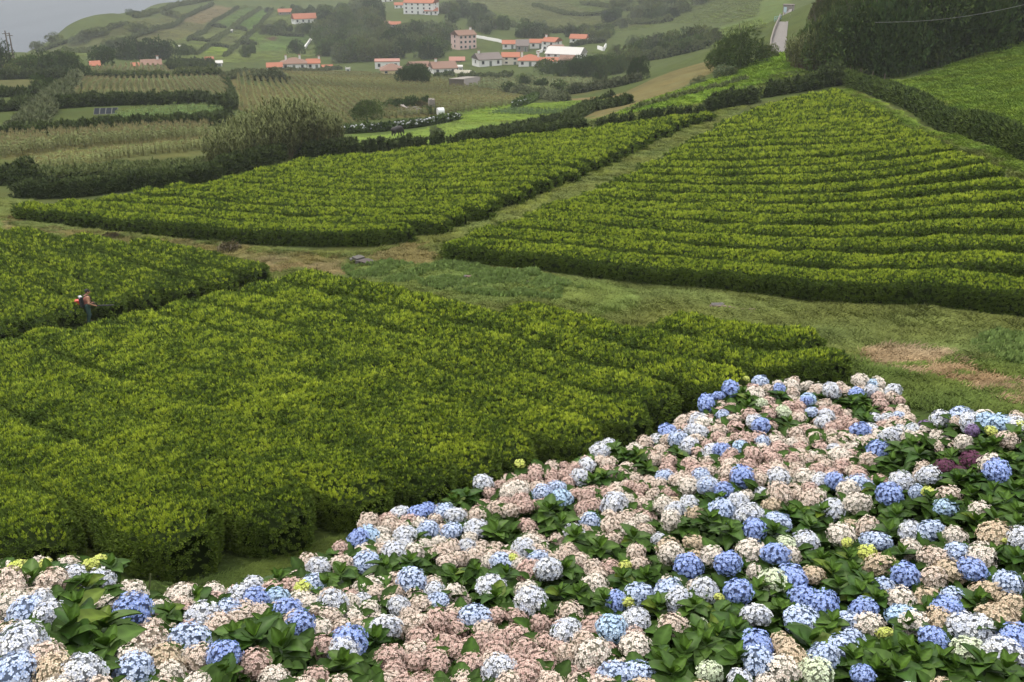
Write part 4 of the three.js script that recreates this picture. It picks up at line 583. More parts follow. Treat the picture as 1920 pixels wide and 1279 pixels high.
{
  const scaled = caneGeos.map((_, k) => caneGeo(rng(70 + k), 230, 4.9, 1.9));
  [[425, 318, 0.75, 0], [455, 306, 0.85, 1], [485, 300, 0.95, 2], [515, 296, 1.0, 0], [545, 292, 1.08, 1], [575, 289, 1.05, 2], [605, 284, 0.9, 0], [530, 282, 1.1, 1], [565, 280, 1.1, 2]].forEach(([u, v, s, k], i) => { const p = G(u, v), t = thing('cane_clump', p, ordinal(i) + ' clump of tall leafy cane in the thicket behind the hedge', 'cane', 'tall cane thicket behind the hedge', i * 1.3); const m = part('cane_stalks', scaled[k], mCane, t); m.userData.kind = 'stuff'; m.scale.setScalar(s); });
  const p = G(622, 272), t = thing('cane_clump', p, 'dark leafy shrub at the right end of the cane thicket', 'cane', null); const m = part('cane_stalks', scaled[1], mCane, t); m.userData.kind = 'stuff'; m.scale.set(0.6, 0.75, 0.6);
  [[1508, 128, 0.9, 0], [1525, 132, 0.95, 1], [1495, 118, 0.7, 2]].forEach(([u, v, s, k], i) => { const p = G(u, v), t = thing('cane_clump', p, ordinal(i) + ' drooping cane clump at the corner of the dark wood', 'cane', 'cane at the wood corner'); const m = part('cane_stalks', scaled[k], mCane, t); m.userData.kind = 'stuff'; m.scale.setScalar(s); });
}
treeAt('shrub_bush', 622, 282, 3.6, 3.2, 'mid', 'dark shrub against the right end of the cane', null, true, 0.1);
const maizeGeo = (() => { const r = rng(8), pos = [], idx = [], col = []; const quad = (x, y, z, dx, dy, dz, wx, wz, c) => { const o = pos.length / 3; pos.push(x - wx, y, z - wz, x + wx, y, z + wz, x + dx, y + dy, z + dz); idx.push(o, o + 1, o + 2); for (let i = 0; i < 3; i++) col.push(...c); }; for (let k = 0; k < 5; k++) { const x = rr(-0.3, 0.3, r), z = rr(-0.3, 0.3, r); quad(x, 0, z, rr(-0.1, 0.1, r), 2, rr(-0.1, 0.1, r), 0.03, 0.03, [0.19, 0.18, 0.07]); for (let i = 0; i < 6; i++) { const a = r() * 6.28, h = rr(0.4, 1.8, r); quad(x, h, z, Math.cos(a) * 0.55, rr(0, 0.35, r), Math.sin(a) * 0.55, -Math.sin(a) * 0.06, Math.cos(a) * 0.06, i % 2 ? [0.12, 0.15, 0.045] : [0.16, 0.17, 0.06]); } quad(x, 1.8, z, 0.05, 0.45, 0.05, 0.06, 0.04, [0.22, 0.19, 0.085]); } return geo(pos, idx, col); })();
const mMaize = std([1, 1, 1], 1, { vertexColors: true });
function maize(pts, along, pitch, step, h, name, label, tint = [1, 1, 1]) {
  const poly = polyOf(pts), [[ax, az], [bx, bz]] = lineOf(...along), L = Math.hypot(bx - ax, bz - az), ux = (bx - ax) / L, uz = (bz - az) / L, mats = [], cols = [], r = rng(pts[0][0] + 17);
  const P = poly.map(([x, z]) => [x * ux + z * uz, -x * uz + z * ux]), b = box(P);
  for (let w = b[1]; w < b[3]; w += pitch) for (let s = b[0]; s < b[2]; s += step) { const ss = s + rr(-0.3, 0.3, r) * step, ww = w + rr(-0.1, 0.1, r) * pitch + 0.4 * nz(s * 0.05, w * 0.05); if (!inside(P, ss, ww)) continue; const x = ss * ux - ww * uz, z = ss * uz + ww * ux, k = h / 2 * rr(0.8, 1.12, r) * (1 + 0.2 * nz(x * 0.05, z * 0.05)), f = rr(0.8, 1.2, r) * (1 + 0.4 * nz(x * 0.03, z * 0.03, 6)); Q.setFromAxisAngle(UP, r() * 6.28); const sx = Math.max(step, 0.7) * 0.9; mats.push(new THREE.Matrix4().compose(onGround(x, z, -0.05), Q.clone(), V3(sx, k, sx))); cols.push(C(tint[0] * f, tint[1] * f, tint[2] * f)); }
  const m = instances(name, maizeGeo, mMaize, mats, cols, scene); tag(m, label, 'crop', null, 'stuff'); return mats.length;
}
let nm = 0;
nm += maize([[140, 152], [424, 149], [432, 185], [300, 186], [130, 181]], [[200, 180], [215, 152]], 1.25, 0.8, 1.3, 'maize_crop', 'maize in straight rows on the ploughed field above the dark hedge');
nm += maize([[436, 145], [520, 138], [640, 140], [800, 150], [930, 176], [990, 192], [930, 204], [700, 226], [650, 235], [560, 232], [445, 200]], [[500, 205], [480, 150]], 1.5, 0.9, 1.3, 'maize_crop_001', 'wide ripening maize field in the valley', [1.0, 1.0, 0.85]);
nm += maize([[-30, 275], [140, 262], [390, 250], [402, 256], [390, 262], [150, 280], [-30, 302]], [[0, 290], [390, 256]], 0.9, 0.75, 1.7, 'maize_crop_002', 'tall maize strip in front of the long dark hedge');
nm += maize([[60, 306], [230, 290], [400, 272], [402, 280], [220, 300], [70, 322]], [[60, 310], [400, 275]], 0.9, 0.75, 1.1, 'maize_crop_003', 'lower maize strip behind the weeds', [1.1, 1.1, 1]);
nm += maize([[720, 150], [1000, 148], [1120, 150], [1125, 165], [1000, 178], [880, 165]], [[760, 160], [1100, 156]], 3, 2, 1.2, 'maize_crop_004', 'dark low crop below the village gardens', [0.8, 0.9, 0.8]);
nm += maize([[160, 131], [312, 128], [318, 143], [152, 145]], [[230, 142], [234, 130]], 1.6, 1.0, 1.4, 'maize_crop_005', 'narrow maize plot in front of the hamlet');
// broad-leaved plot between the two long hedges, and the dark root crop in the meadow
nm += maize([[210, 224], [260, 212], [390, 206], [420, 212], [400, 222], [260, 236]], [[220, 225], [400, 212]], 1.6, 1.1, 1.3, 'banana_plot', 'loose rows of broad leafed plants between two dark hedges', [0.8, 1.15, 0.8]);
nm += maize([[915, 214], [960, 205], [1075, 204], [1060, 212], [1000, 217]], [[920, 214], [1060, 210]], 1.1, 0.8, 0.7, 'root_crop', 'dark green root crop in the bright valley meadow', [0.45, 0.75, 0.5]);
console.log('maize', nm);

// ---------------------------------------------------------------- the village
const plaster = noiseTexture(256, 30, [0.80, 0.80, 0.78], [1, 1, 1], 9); plaster.colorSpace = THREE.SRGBColorSpace;
const rust = noiseTexture(256, 9, [0.55, 0.5, 0.48], [1, 1, 1], 10); rust.colorSpace = THREE.SRGBColorSpace;
const wallMat = { white: std([0.80, 0.79, 0.76], 0.9, { map: plaster }), pink: std([0.72, 0.52, 0.47], 0.9, { map: plaster }), cream: std([0.72, 0.66, 0.54], 0.9, { map: plaster }), yellow: std([0.72, 0.60, 0.34], 0.9, { map: plaster }), stone: std([0.26, 0.23, 0.20], 0.95, { map: plaster }) };
const roofMat = { orange: std([0.42, 0.155, 0.085], 0.9, { map: rust }), pinkish: std([0.42, 0.21, 0.16], 0.9, { map: rust }), brown: std([0.26, 0.155, 0.11], 0.9, { map: rust }), grey: std([0.20, 0.17, 0.155], 0.9, { map: rust }), flat: std([0.55, 0.53, 0.50], 0.9, { map: plaster }) };
const mPane = std([0.03, 0.035, 0.045], 0.25), mFrame = std([0.55, 0.52, 0.48], 0.7), mDoor = std([0.10, 0.13, 0.11], 0.6);
function boxGeo(w, h, d, x = 0, y = 0, z = 0) { return new THREE.BoxGeometry(w, h, d).translate(x, y + h / 2, z); }
function roofGeo(w, d, h, hip, over = 0.4) {         // ridge along x; a slab with thickness, tiled courses as steps
  const W = w / 2 + over, D = d / 2 + over, k = hip ? Math.min(W, D) * 0.9 : 0, T = 0.16, pos = [], idx = [];
  const tri = (...p) => { const o = pos.length / 3; for (const q of p) pos.push(...q); for (let i = 1; i + 1 < p.length; i++) idx.push(o, o + i, o + i + 1); };
  const dy = over * h / (d / 2), r0 = [-W + k, h, 0], r1 = [W - k, h, 0], a = [-W, -dy, D], b = [W, -dy, D], c = [W, -dy, -D], e = [-W, -dy, -D], up = (p) => [p[0], p[1] + T, p[2]];
  for (const f of [[a, b, r1, r0], [c, e, r0, r1], [b, c, r1], [e, a, r0]]) { if (!hip && f.length === 3) { tri(...f.map(up)); tri(...f); continue; } tri(...f.map(up)); tri(...f.slice().reverse()); }
  for (const [p, q] of [[a, b], [b, c], [c, e], [e, a]]) if (hip || p[2] === q[2]) tri(p, q, up(q), up(p));
  if (!hip) for (const [p, q] of [[b, r1], [r1, c], [e, r0], [r0, a]]) tri(p, q, up(q), up(p));
  return geo(pos, idx, null, pos.flatMap((_, i) => i % 3 ? [] : [pos[i] * 0.3, pos[i + 2] * 0.3]));
}
function house(u0, u1, v, o) {       // u0..u1: how wide it is seen, v: where its front foot stands
  const p = G((u0 + u1) / 2, v), m = p.depth / F, w = (u1 - u0) * m * (o.squash ?? 0.9), h = (o.h ?? 12) * m, rh = (o.rh ?? 6) * m, d = o.d ?? w * 0.7, t = thing(o.name ?? 'village_house', V3(p.x, p.y - 0.4, p.z), o.label, 'house', null, (o.yaw ?? 0) - Math.atan2(p.x, -p.z));
  const wall = part('wall', boxGeo(w, h + 0.4, d), wallMat[o.wall ?? 'white'], t);
  if (o.flat) { part('roof', boxGeo(w + 0.3, 0.3, d + 0.3, 0, h + 0.4, 0), roofMat[o.roof ?? 'flat'], t); }
  else {
    if (!o.hip) { const g = geo([-w / 2, h + 0.4, -d / 2, -w / 2, h + 0.4, d / 2, -w / 2, h + 0.4 + rh - 0.05, 0, w / 2, h + 0.4, -d / 2, w / 2, h + 0.4, d / 2, w / 2, h + 0.4 + rh - 0.05, 0], [0, 1, 2, 3, 5, 4], null, [0, 0, 1, 0, 0.5, 1, 0, 0, 1, 0, 0.5, 1]); part('gable', g, wallMat[o.wall ?? 'white'], t); }
    const r = part('roof', roofGeo(w, d, rh, o.hip), roofMat[o.roof ?? 'orange'], t); r.position.y = h + 0.4;
  }
  const nf = o.floors ?? 1, nw = o.nw ?? Math.max(2, Math.round(w / 3.6)), fh = h / nf;
  for (let f = 0; f < nf; f++) {
    for (let i = 0; i < nw; i++) {
      const x = (i + 0.5) / nw * w - w / 2, door = f === 0 && i === (nw >> 1), y = 0.4 + f * fh + (door ? 0.02 : fh * 0.34), wh = door ? Math.min(2.1, fh * 0.75) : Math.min(1.3, fh * 0.45), ww = 1.0;
      const fr = part(door ? 'door' : 'window', boxGeo(ww + 0.2, wh + 0.2, 0.1, x, y - 0.1, d / 2 + 0.02), mFrame, t); part(door ? 'door_leaf' : 'pane', boxGeo(ww, wh, 0.06, x, y, d / 2 + 0.08), door ? mDoor : mPane, fr);
    }
    for (const sd of [-1, 1]) { const fr = part('window', boxGeo(0.1, 1.4, 1.2, sd * (w / 2 + 0.02), 0.4 + f * fh + fh * 0.32, 0), mFrame, t); part('pane', boxGeo(0.06, 1.2, 1, sd * (w / 2 + 0.08), 0.5 + f * fh + fh * 0.32, 0), mPane, fr); }
  }
  for (const cx of o.chim ?? []) { const c = part('chimney', boxGeo(0.8, rh + 1.3, 0.8, cx * w / 2, h + 0.2, 0), wallMat.white, t); part('chimney_cap', boxGeo(1.1, 0.2, 1.1, cx * w / 2, h + rh + 1.5, 0), roofMat.brown, c); }
  return t;
}
house(526, 577, 129, { h: 12, rh: 8, hip: true, roof: 'brown', chim: [-0.6, 0.5], d: 9, label: 'white farmhouse with brown hipped roof and two chimneys at the left' });
house(575, 601, 128, { h: 11, rh: 6, roof: 'orange', chim: [0.95], d: 7, label: 'white house wing with orange roof and chimney beside the brown-roofed farmhouse' });
house(500, 530, 129, { h: 5, rh: 6, roof: 'orange', d: 6, name: 'farm_shed', label: 'low lean-to with pink orange roof left of the white farmhouse' });
house(604, 624, 130, { h: 4, rh: 4, roof: 'orange', d: 4, name: 'farm_shed', label: 'small orange-roofed shed right of the white farmhouse' });
house(648, 657, 133, { h: 4, rh: 1, flat: true, d: 1.6, nw: 1, name: 'farm_shed', label: 'tiny white shed in front of the reed hedge' });
house(521, 548, 27, { h: 5, rh: 5, wall: 'stone', roof: 'orange', d: 6, name: 'stone_barn', label: 'small stone barn with orange roof high on the far slope' });
house(547, 595, 43, { h: 9, rh: 8, roof: 'orange', d: 8, yaw: 0.25, label: 'long white house with orange roof high on the far slope' });
house(739, 757, 15, { h: 6, rh: 4, roof: 'orange', d: 6, label: 'small white house left of the large three-storey house' });
house(758, 822, 25, { h: 20, rh: 8, roof: 'orange', floors: 3, nw: 5, d: 12, yaw: -0.35, label: 'large white three-storey house with orange roof on the hill' });
house(795, 822, 26, { h: 7, rh: 4, roof: 'orange', d: 16, nw: 3, label: 'white terrace wing in front of the large three-storey house' });
house(708, 738, 3, { h: 5, rh: 4, roof: 'orange', d: 6, label: 'white house row at the upper edge of the hill' });
house(715, 732, 50, { h: 6, rh: 4, wall: 'stone', roof: 'pinkish', d: 5, name: 'stone_barn', label: 'left of the two small stone huts above the gully' });
house(732, 752, 51, { h: 6, rh: 4, wall: 'stone', roof: 'orange', d: 5, name: 'stone_barn', label: 'right stone hut with orange roof above the gully' });
house(849, 890, 91, { h: 26, rh: 7, wall: 'pink', roof: 'brown', floors: 3, nw: 4, d: 8, yaw: 0.5, chim: [0.8], label: 'tall pink house standing alone above the village' });
house(941, 968, 90, { h: 9, rh: 5, roof: 'orange', d: 7, label: 'small white house with orange roof beside the grey stone house' });
house(967, 992, 95, { h: 11, rh: 9, wall: 'stone', roof: 'grey', d: 8, label: 'grey stone house with dark roof in the village' });
house(992, 1021, 89, { h: 10, rh: 5, roof: 'orange', d: 7, label: 'long white house with orange roof above the drive' });
house(1020, 1049, 93, { h: 16, rh: 6, roof: 'orange', floors: 2, d: 8, yaw: -0.45, chim: [-0.9], label: 'white two-storey house with orange roof and chimney' });
house(1025, 1098, 113, { h: 14, rh: 10, roof: 'flat', floors: 2, nw: 5, d: 11, yaw: -0.3, label: 'large white modern house with pale pitched roofs' });
house(1030, 1056, 104, { h: 15, rh: 4, roof: 'brown', d: 8, yaw: 0.3, label: 'white wing with brown roof behind the large modern house' });
house(1069, 1102, 79, { h: 8, rh: 6, roof: 'orange', d: 7, yaw: -0.2, label: 'white cottage with orange roof at the right of the village' });
house(1102, 1119, 73, { h: 9, rh: 1, flat: true, d: 5, nw: 2, label: 'small white flat-roofed box house at the far right' });
house(888, 938, 122, { h: 13, rh: 9, roof: 'grey', d: 9, yaw: 0.35, chim: [-0.7], label: 'cream white house with grey roof and broad chimney' });
house(940, 975, 119, { h: 14, rh: 6, wall: 'cream', roof: 'orange', floors: 2, d: 8, label: 'cream house with orange roof in the lower row' });
house(970, 1018, 122, { h: 11, rh: 8, hip: true, roof: 'orange', chim: [-0.7, 0.7], d: 10, label: 'house with bright orange hipped roof in the lower row' });
house(1018, 1048, 121, { h: 8, rh: 5, roof: 'orange', d: 7, label: 'low white house with orange roof end of the lower row' });
house(1050, 1078, 119, { h: 8, rh: 7, wall: 'stone', roof: 'brown', d: 7, yaw: -0.2, label: 'grey walled house with brown roof under the modern house' });
house(701, 752, 127, { h: 13, rh: 2, flat: true, roof: 'pinkish', d: 9, label: 'white flat house with red parapet behind the yellow house' });
house(712, 757, 137, { h: 8, rh: 9, hip: true, wall: 'yellow', roof: 'brown', d: 9, label: 'yellow house with wide brown hipped roof' });
house(765, 805, 133, { h: 9, rh: 8, wall: 'cream', roof: 'brown', d: 9, yaw: 0.2, label: 'cream house with brown roof behind the large dark tree' });
house(806, 855, 136, { h: 11, rh: 9, roof: 'brown', d: 10, yaw: 0.2, chim: [-0.6], label: 'white house with brown gabled roof and chimney' });
house(852, 868, 133, { h: 8, rh: 1, flat: true, d: 5, nw: 2, name: 'white_annex', label: 'white flat annex right of the brown gabled house' });
house(842, 872, 115, { h: 3, rh: 5, wall: 'stone', roof: 'pinkish', d: 6, name: 'farm_shed', label: 'low shed with faded red roof above the lower row' });
house(32, 57, 120, { h: 3, rh: 5, roof: 'orange', d: 6, name: 'farm_shed', label: 'orange roof beside the two wooden poles' });
house(170, 187, 124, { h: 3, rh: 6, roof: 'orange', d: 5, name: 'farm_shed', label: 'orange roof peeping out right of the pole trees' });
house(247, 260, 125, { h: 3, rh: 4, roof: 'orange', d: 5, name: 'farm_shed', label: 'small orange roof above the narrow maize plot' });
house(265, 303, 123, { h: 4, rh: 7, wall: 'stone', roof: 'brown', d: 8, chim: [0.7], name: 'farm_shed', label: 'brown barn roof with white chimney above the narrow maize plot' });
house(385, 400, 114, { h: 3, rh: 4, roof: 'orange', d: 5, name: 'farm_shed', label: 'small orange roof behind the windbreak hedges' });
house(406, 417, 124, { h: 7, rh: 3, roof: 'flat', d: 4, nw: 1, name: 'farm_shed', label: 'narrow white shed right of the windbreak hedges' });
house(425, 437, 61, { h: 4, rh: 2, flat: true, d: 5, nw: 2, name: 'farm_shed', label: 'small pale shed where the far hedges cross' });
house(335, 345, 92, { h: 5, rh: 1, flat: true, d: 4, nw: 1, wall: 'stone', name: 'farm_shed', label: 'grey shed beside the dark trees under the far slope' });
function lowWall(name, pts, h, w, mat, label, cat = 'wall') {
  const P = pts.map(([u, v]) => G(u, v)), b = P[0], t = thing(name, b, label, cat), pos = [], idx = [];
  const S = []; for (let i = 0; i + 1 < P.length; i++) for (let k = 0; k < 6; k++) S.push([lerp(P[i].x, P[i + 1].x, k / 6), lerp(P[i].z, P[i + 1].z, k / 6)]); S.push([P.at(-1).x, P.at(-1).z]);
  S.forEach(([x, z], i) => { const a = S[Math.max(0, i - 1)], c = S[Math.min(S.length - 1, i + 1)], L = Math.hypot(c[0] - a[0], c[1] - a[1]), nx = -(c[1] - a[1]) / L * w / 2, nv = (c[0] - a[0]) / L * w / 2, y = ground(x, z); for (const [s, q] of [[-1, -0.5], [-1, h], [1, h], [1, -0.5]]) pos.push(x + nx * s - b.x, y + q - b.y, z + nv * s - b.z); if (i) for (let k = 0; k < 3; k++) { const o = (i - 1) * 4 + k; idx.push(o, o + 1, o + 4, o + 1, o + 5, o + 4); } });
  idx.push(0, 1, 2, 0, 2, 3); const e = (S.length - 1) * 4; idx.push(e, e + 2, e + 1, e, e + 3, e + 2);
  const g = geo(pos, idx, null, pos.flatMap((_, i) => i % 3 ? [] : [pos[i] * 0.4, pos[i + 1] * 0.4])); part('wall_body', g, mat, t); const cg = g.clone(); const cp = cg.attributes.position; for (let i = 0; i < cp.count; i++) if (i % 4 === 0 || i % 4 === 3) cp.setY(i, cp.getY(i) + h + 0.5 - 0.02); else cp.setY(i, cp.getY(i) + 0.12); part('coping', cg, mat, t); return t;
}
lowWall('white_wall', [[888, 70], [905, 73], [925, 77], [942, 81]], 1.3, 0.5, wallMat.white, 'white wall running down from the pink house');
lowWall('white_wall', [[890, 124], [930, 122], [962, 118]], 1.6, 0.4, wallMat.white, 'low white garden wall under the cream white house');
lowWall('white_wall', [[572, 92], [577, 84], [582, 76], [603, 81]], 1.2, 0.8, wallMat.white, 'white angled wall round a small far plot');
lowWall('white_wall', [[1008, 88], [1018, 92], [1016, 98], [1006, 101]], 1.2, 0.5, wallMat.white, 'white curved wall along the drive');
lowWall('white_wall', [[1121, 92], [1132, 96], [1136, 88]], 1.4, 0.6, wallMat.white, 'white wall fragment right of the small lawn');
lowWall('white_wall', [[852, 137], [880, 138], [890, 141]], 1.2, 0.5, wallMat.cream, 'pale retaining wall below the brown gabled house');
lowWall('concrete_tank', [[856, 165], [875, 161], [888, 159]], 2.2, 4, wallMat.stone, 'grey concrete tank with pale top at the crop edge', 'tank');
// stone ruin, bale, cow
{
  const p = G(810, 212), t = thing('stone_ruin', V3(p.x, p.y - 0.3, p.z), 'ruined stone hut with one standing pillar in the maize', 'ruin', null, 0.3), r = rng(3);
  const rough = (w, h, d) => { const g = new THREE.BoxGeometry(w, h, d, 4, 4, 3), q = g.attributes.position; for (let i = 0; i < q.count; i++) { const f = 0.12; q.setXYZ(i, q.getX(i) + f * nz(q.getX(i) * 3, q.getY(i) * 3, 1), q.getY(i) + f * nz(q.getZ(i) * 3, q.getX(i) * 3, 2) * (q.getY(i) > 0 ? 2 : 1), q.getZ(i) + f * nz(q.getY(i) * 3, q.getZ(i) * 3, 4)); } g.computeVertexNormals(); return g; };
  const pil = part('pillar', rough(1.1, 2.9, 1.1), wallMat.stone, t); pil.position.set(0, 1.4, 0); const w1 = part('broken_wall', rough(4.5, 1.3, 0.6), wallMat.stone, t); w1.position.set(-2.6, 0.6, 0.2); const w2 = part('broken_wall', rough(0.6, 1.6, 4), wallMat.stone, t); w2.position.set(-4.8, 0.7, -1.6); const w3 = part('broken_wall', rough(3, 1.0, 0.6), wallMat.stone, t); w3.position.set(-3, 0.5, -3.4);
}
{ const p = G(826, 215), g = new THREE.CylinderGeometry(0.62, 0.62, 1.15, 24, 3).rotateZ(Math.PI / 2), q = g.attributes.position; for (let i = 0; i < q.count; i++) q.setY(i, q.getY(i) * (1 - 0.05 * nz(q.getX(i) * 4, q.getZ(i) * 4))); g.computeVertexNormals(); const t = thing('hay_bale', p, 'white wrapped round bale beside the stone ruin', 'bale', null, 0.4); const b = part('wrapped_bale', g, std([0.78, 0.78, 0.78], 0.35), t); b.position.y = 0.6; const k = part('wrap_end', new THREE.CylinderGeometry(0.4, 0.5, 0.06, 20).rotateZ(Math.PI / 2).translate(0.6, 0, 0), std([0.68, 0.68, 0.68], 0.4), b); }
// sdf bodies
function bodyGeo(bones, cell, k = 0.05, extra) {      // tapered bones joined by a smooth minimum
  let lo = V3(1e9, 1e9, 1e9), hi = V3(-1e9, -1e9, -1e9); for (const [a, b, ra, rb] of bones) for (const [p, r] of [[a, ra], [b, rb]]) { lo.min(V3(p[0] - r - 0.05, p[1] - r - 0.05, p[2] - r - 0.05)); hi.max(V3(p[0] + r + 0.05, p[1] + r + 0.05, p[2] + r + 0.05)); }
  const side = Math.max(hi.x - lo.x, hi.y - lo.y, hi.z - lo.z), n = Math.min(110, Math.ceil(side / cell)), c = lo.clone().add(hi).multiplyScalar(0.5), mc = new MarchingCubes(n, new THREE.MeshStandardMaterial(), false, false, 400000);
  const B = bones.map(([a, b, ra, rb]) => ({ a, d: [b[0] - a[0], b[1] - a[1], b[2] - a[2]], ra, rb })); for (const q of B) q.l = q.d[0] ** 2 + q.d[1] ** 2 + q.d[2] ** 2 + 1e-9;
  mc.isolation = 0; const s = side / 2;
  for (let z = 0; z < n; z++) for (let y = 0; y < n; y++) for (let x = 0; x < n; x++) {
    const px = c.x + (x - n / 2) / (n / 2) * s, py = c.y + (y - n / 2) / (n / 2) * s, pz = c.z + (z - n / 2) / (n / 2) * s; let acc = 0;
    let best = 1e9; for (const q of B) { const t = clamp(((px - q.a[0]) * q.d[0] + (py - q.a[1]) * q.d[1] + (pz - q.a[2]) * q.d[2]) / q.l, 0, 1), d = Math.hypot(px - q.a[0] - q.d[0] * t, py - q.a[1] - q.d[1] * t, pz - q.a[2] - q.d[2] * t) - lerp(q.ra, q.rb, t); acc += Math.exp(-d / (k * 0.35)); }
    mc.field[z * n * n + y * n + x] = clamp(k * 0.35 * Math.log(Math.max(acc, 1e-30)), -1, 1);
  }
  mc.update(); const cnt = mc.count, g = new THREE.BufferGeometry(), P = mc.positionArray.slice(0, cnt * 3); for (let i = 0; i < cnt; i++) { P[i * 3] = c.x + P[i * 3] * s; P[i * 3 + 1] = c.y + P[i * 3 + 1] * s; P[i * 3 + 2] = c.z + P[i * 3 + 2] * s; }
  g.setAttribute('position', new THREE.BufferAttribute(P, 3)); g.setAttribute('normal', new THREE.BufferAttribute(mc.normalArray.slice(0, cnt * 3), 3)); return g;
}
{ // grazing dark cow far down in the meadow
  const p = G(745, 257), t = thing('cow', p, 'dark cow grazing behind the gapped hedge', 'cow', null, 0.9);
  const b = [[[-0.65, 1.05, 0], [0.6, 1.05, 0], 0.33, 0.36], [[-0.6, 0.95, 0], [0.55, 0.85, 0], 0.3, 0.33], [[0.6, 1.15, 0], [1.05, 0.75, 0], 0.24, 0.16], [[1.05, 0.75, 0], [1.25, 0.3, 0], 0.15, 0.09], [[1.05, 0.8, 0.1], [1.0, 0.82, 0.28], 0.05, 0.03], [[1.05, 0.8, -0.1], [1.0, 0.82, -0.28], 0.05, 0.03], [[-0.95, 1.2, 0], [-1.02, 0.45, 0], 0.035, 0.03]];
  for (const s of [-0.2, 0.2]) { b.push([[0.5, 0.85, s], [0.48, 0.45, s], 0.15, 0.07], [[0.48, 0.45, s], [0.5, 0.03, s], 0.065, 0.06], [[-0.65, 0.95, s], [-0.55, 0.6, s], 0.2, 0.11], [[-0.55, 0.6, s], [-0.72, 0.42, s], 0.09, 0.065], [[-0.72, 0.42, s], [-0.7, 0.03, s], 0.06, 0.06]); }
  part('body', bodyGeo(b, 0.03, 0.06), std([0.018, 0.014, 0.012], 0.7), t); for (const s of [-1, 1]) part('horn', new THREE.ConeGeometry(0.03, 0.16, 6).rotateX(s * 1.1).translate(1.0, 0.98, s * 0.16), std([0.5, 0.45, 0.35], 0.6), t);
}
// white-flowered hydrangea hedge in the meadow
function whiteHedge(pts, label, n) {
  const path = pts.map(([u, v]) => { const p = G(u, v); return [p.x, p.z]; }), t = hedge('white_hydrangea_hedge', path, { width: 1.3, height: 1.1, step: 0.7, label, category: 'hedge', leaf: [[0.05, 0.085, 0.02], [0.08, 0.12, 0.03]], rough: 0.25, rng: rng(n), fine: 0.004, round: true }), r = rng(n + 1), mats = [], cols = [];
  for (let i = 0; i < n; i++) { const q = r() * (path.length - 1.001), k = Math.floor(q), x = lerp(path[k][0], path[k + 1][0], q - k) + rr(-0.6, 0.6, r), z = lerp(path[k][1], path[k + 1][1], q - k) + rr(-0.6, 0.6, r); mats.push(new THREE.Matrix4().compose(onGround(x, z, rr(0.5, 1.15, r)).sub(t.position), new THREE.Quaternion(), V3(1, 0.8, 1).multiplyScalar(rr(0.12, 0.2, r)))); }
  instances('white_blossoms', headGeo.w[0], std([1.15, 1.12, 1.05], 0.8, { vertexColors: true }), mats, null, t);
}
whiteHedge([[600, 250], [660, 250], [740, 243], [800, 236], [860, 226]], 'hedge of white hydrangeas crossing the valley meadow', 330);
whiteHedge([[965, 203], [985, 196], [1005, 184]], 'short hedge of white hydrangeas up the valley meadow', 90);
// ---------------------------------------------------------------- road, gate, shed, poles
{
  const rows = [[1444, 1476, 100], [1447, 1475, 80], [1452, 1476, 60], [1460, 1478, 42], [1468, 1482, 28], [1474, 1486, 16]], pos = [], idx = [], uv = [];
  rows.forEach(([a, b, v], i) => { const A = G(a, v), B = G(b, v); for (let k = 0; k <= 4; k++) { const x = lerp(A.x, B.x, k / 4), z = lerp(A.z, B.z, k / 4); pos.push(x, ground(x, z) + 0.12, z); uv.push(x / 3, z / 3); } });
  for (let i = 1; i < rows.length; i++) for (let k = 1; k <= 4; k++) { const a = (i - 1) * 5 + k - 1, c = i * 5 + k - 1; idx.push(a, a + 1, c, a + 1, c + 1, c); }
  const m = part('road', geo(pos, idx, null, uv), std([0.22, 0.20, 0.19], 0.95, { map: groundTex }), scene); tag(m, 'steep grey concrete road climbing beside the wood', null, null, 'structure');
}
lowWall('road_wall', [[1442, 98], [1446, 78], [1452, 58], [1460, 40], [1470, 26]], 0.7, 0.35, wallMat.stone, 'low grey wall on the left side of the steep road');
{ const p = G(1478, 24), t = thing('roadside_shed', p, 'small dark shed with pale door at the top of the road', 'shed', null, -0.4); part('wall', boxGeo(3.4, 2.6, 3), wallMat.stone, t); part('roof', boxGeo(3.8, 0.2, 3.4, 0, 2.6), roofMat.grey, t); part('door', boxGeo(1.0, 2.0, 0.08, -0.9, 0, 1.53), std([0.45, 0.58, 0.60], 0.6), t); }
{ const p = G(1458, 40), t = thing('railing', p, 'pale turquoise railing beside the small dark shed', 'railing', null, 0.9), m = std([0.25, 0.45, 0.45], 0.5); for (let k = 0; k < 5; k++) part('post', new THREE.CylinderGeometry(0.04, 0.04, 1.2, 8).translate(k * 0.9 - 1.8, 0.6, 0), m, t); for (const y of [0.4, 0.75, 1.15]) part('rail', new THREE.CylinderGeometry(0.035, 0.035, 3.7, 8).rotateZ(Math.PI / 2).translate(0, y, 0), m, t); }
for (const [u, v, h, l] of [[21, 122, 9.5, 'left one of two tall wooden poles near the sea'], [28, 122, 9, 'right one of two tall wooden poles near the sea']]) { const p = G(u, v), t = thing('utility_pole', p, l, 'pole', 'two wooden poles'), m = std([0.13, 0.10, 0.08], 0.9); part('pole', new THREE.CylinderGeometry(0.16, 0.24, h, 8).translate(0, h / 2, 0), m, t); part('crossarm', boxGeo(1.8, 0.16, 0.16, 0, h - 0.9, 0), m, t); for (const s of [-0.7, 0, 0.7]) part('insulator', new THREE.CylinderGeometry(0.06, 0.08, 0.22, 8).translate(s, h - 0.62, 0), std([0.5, 0.5, 0.5], 0.4), t); }
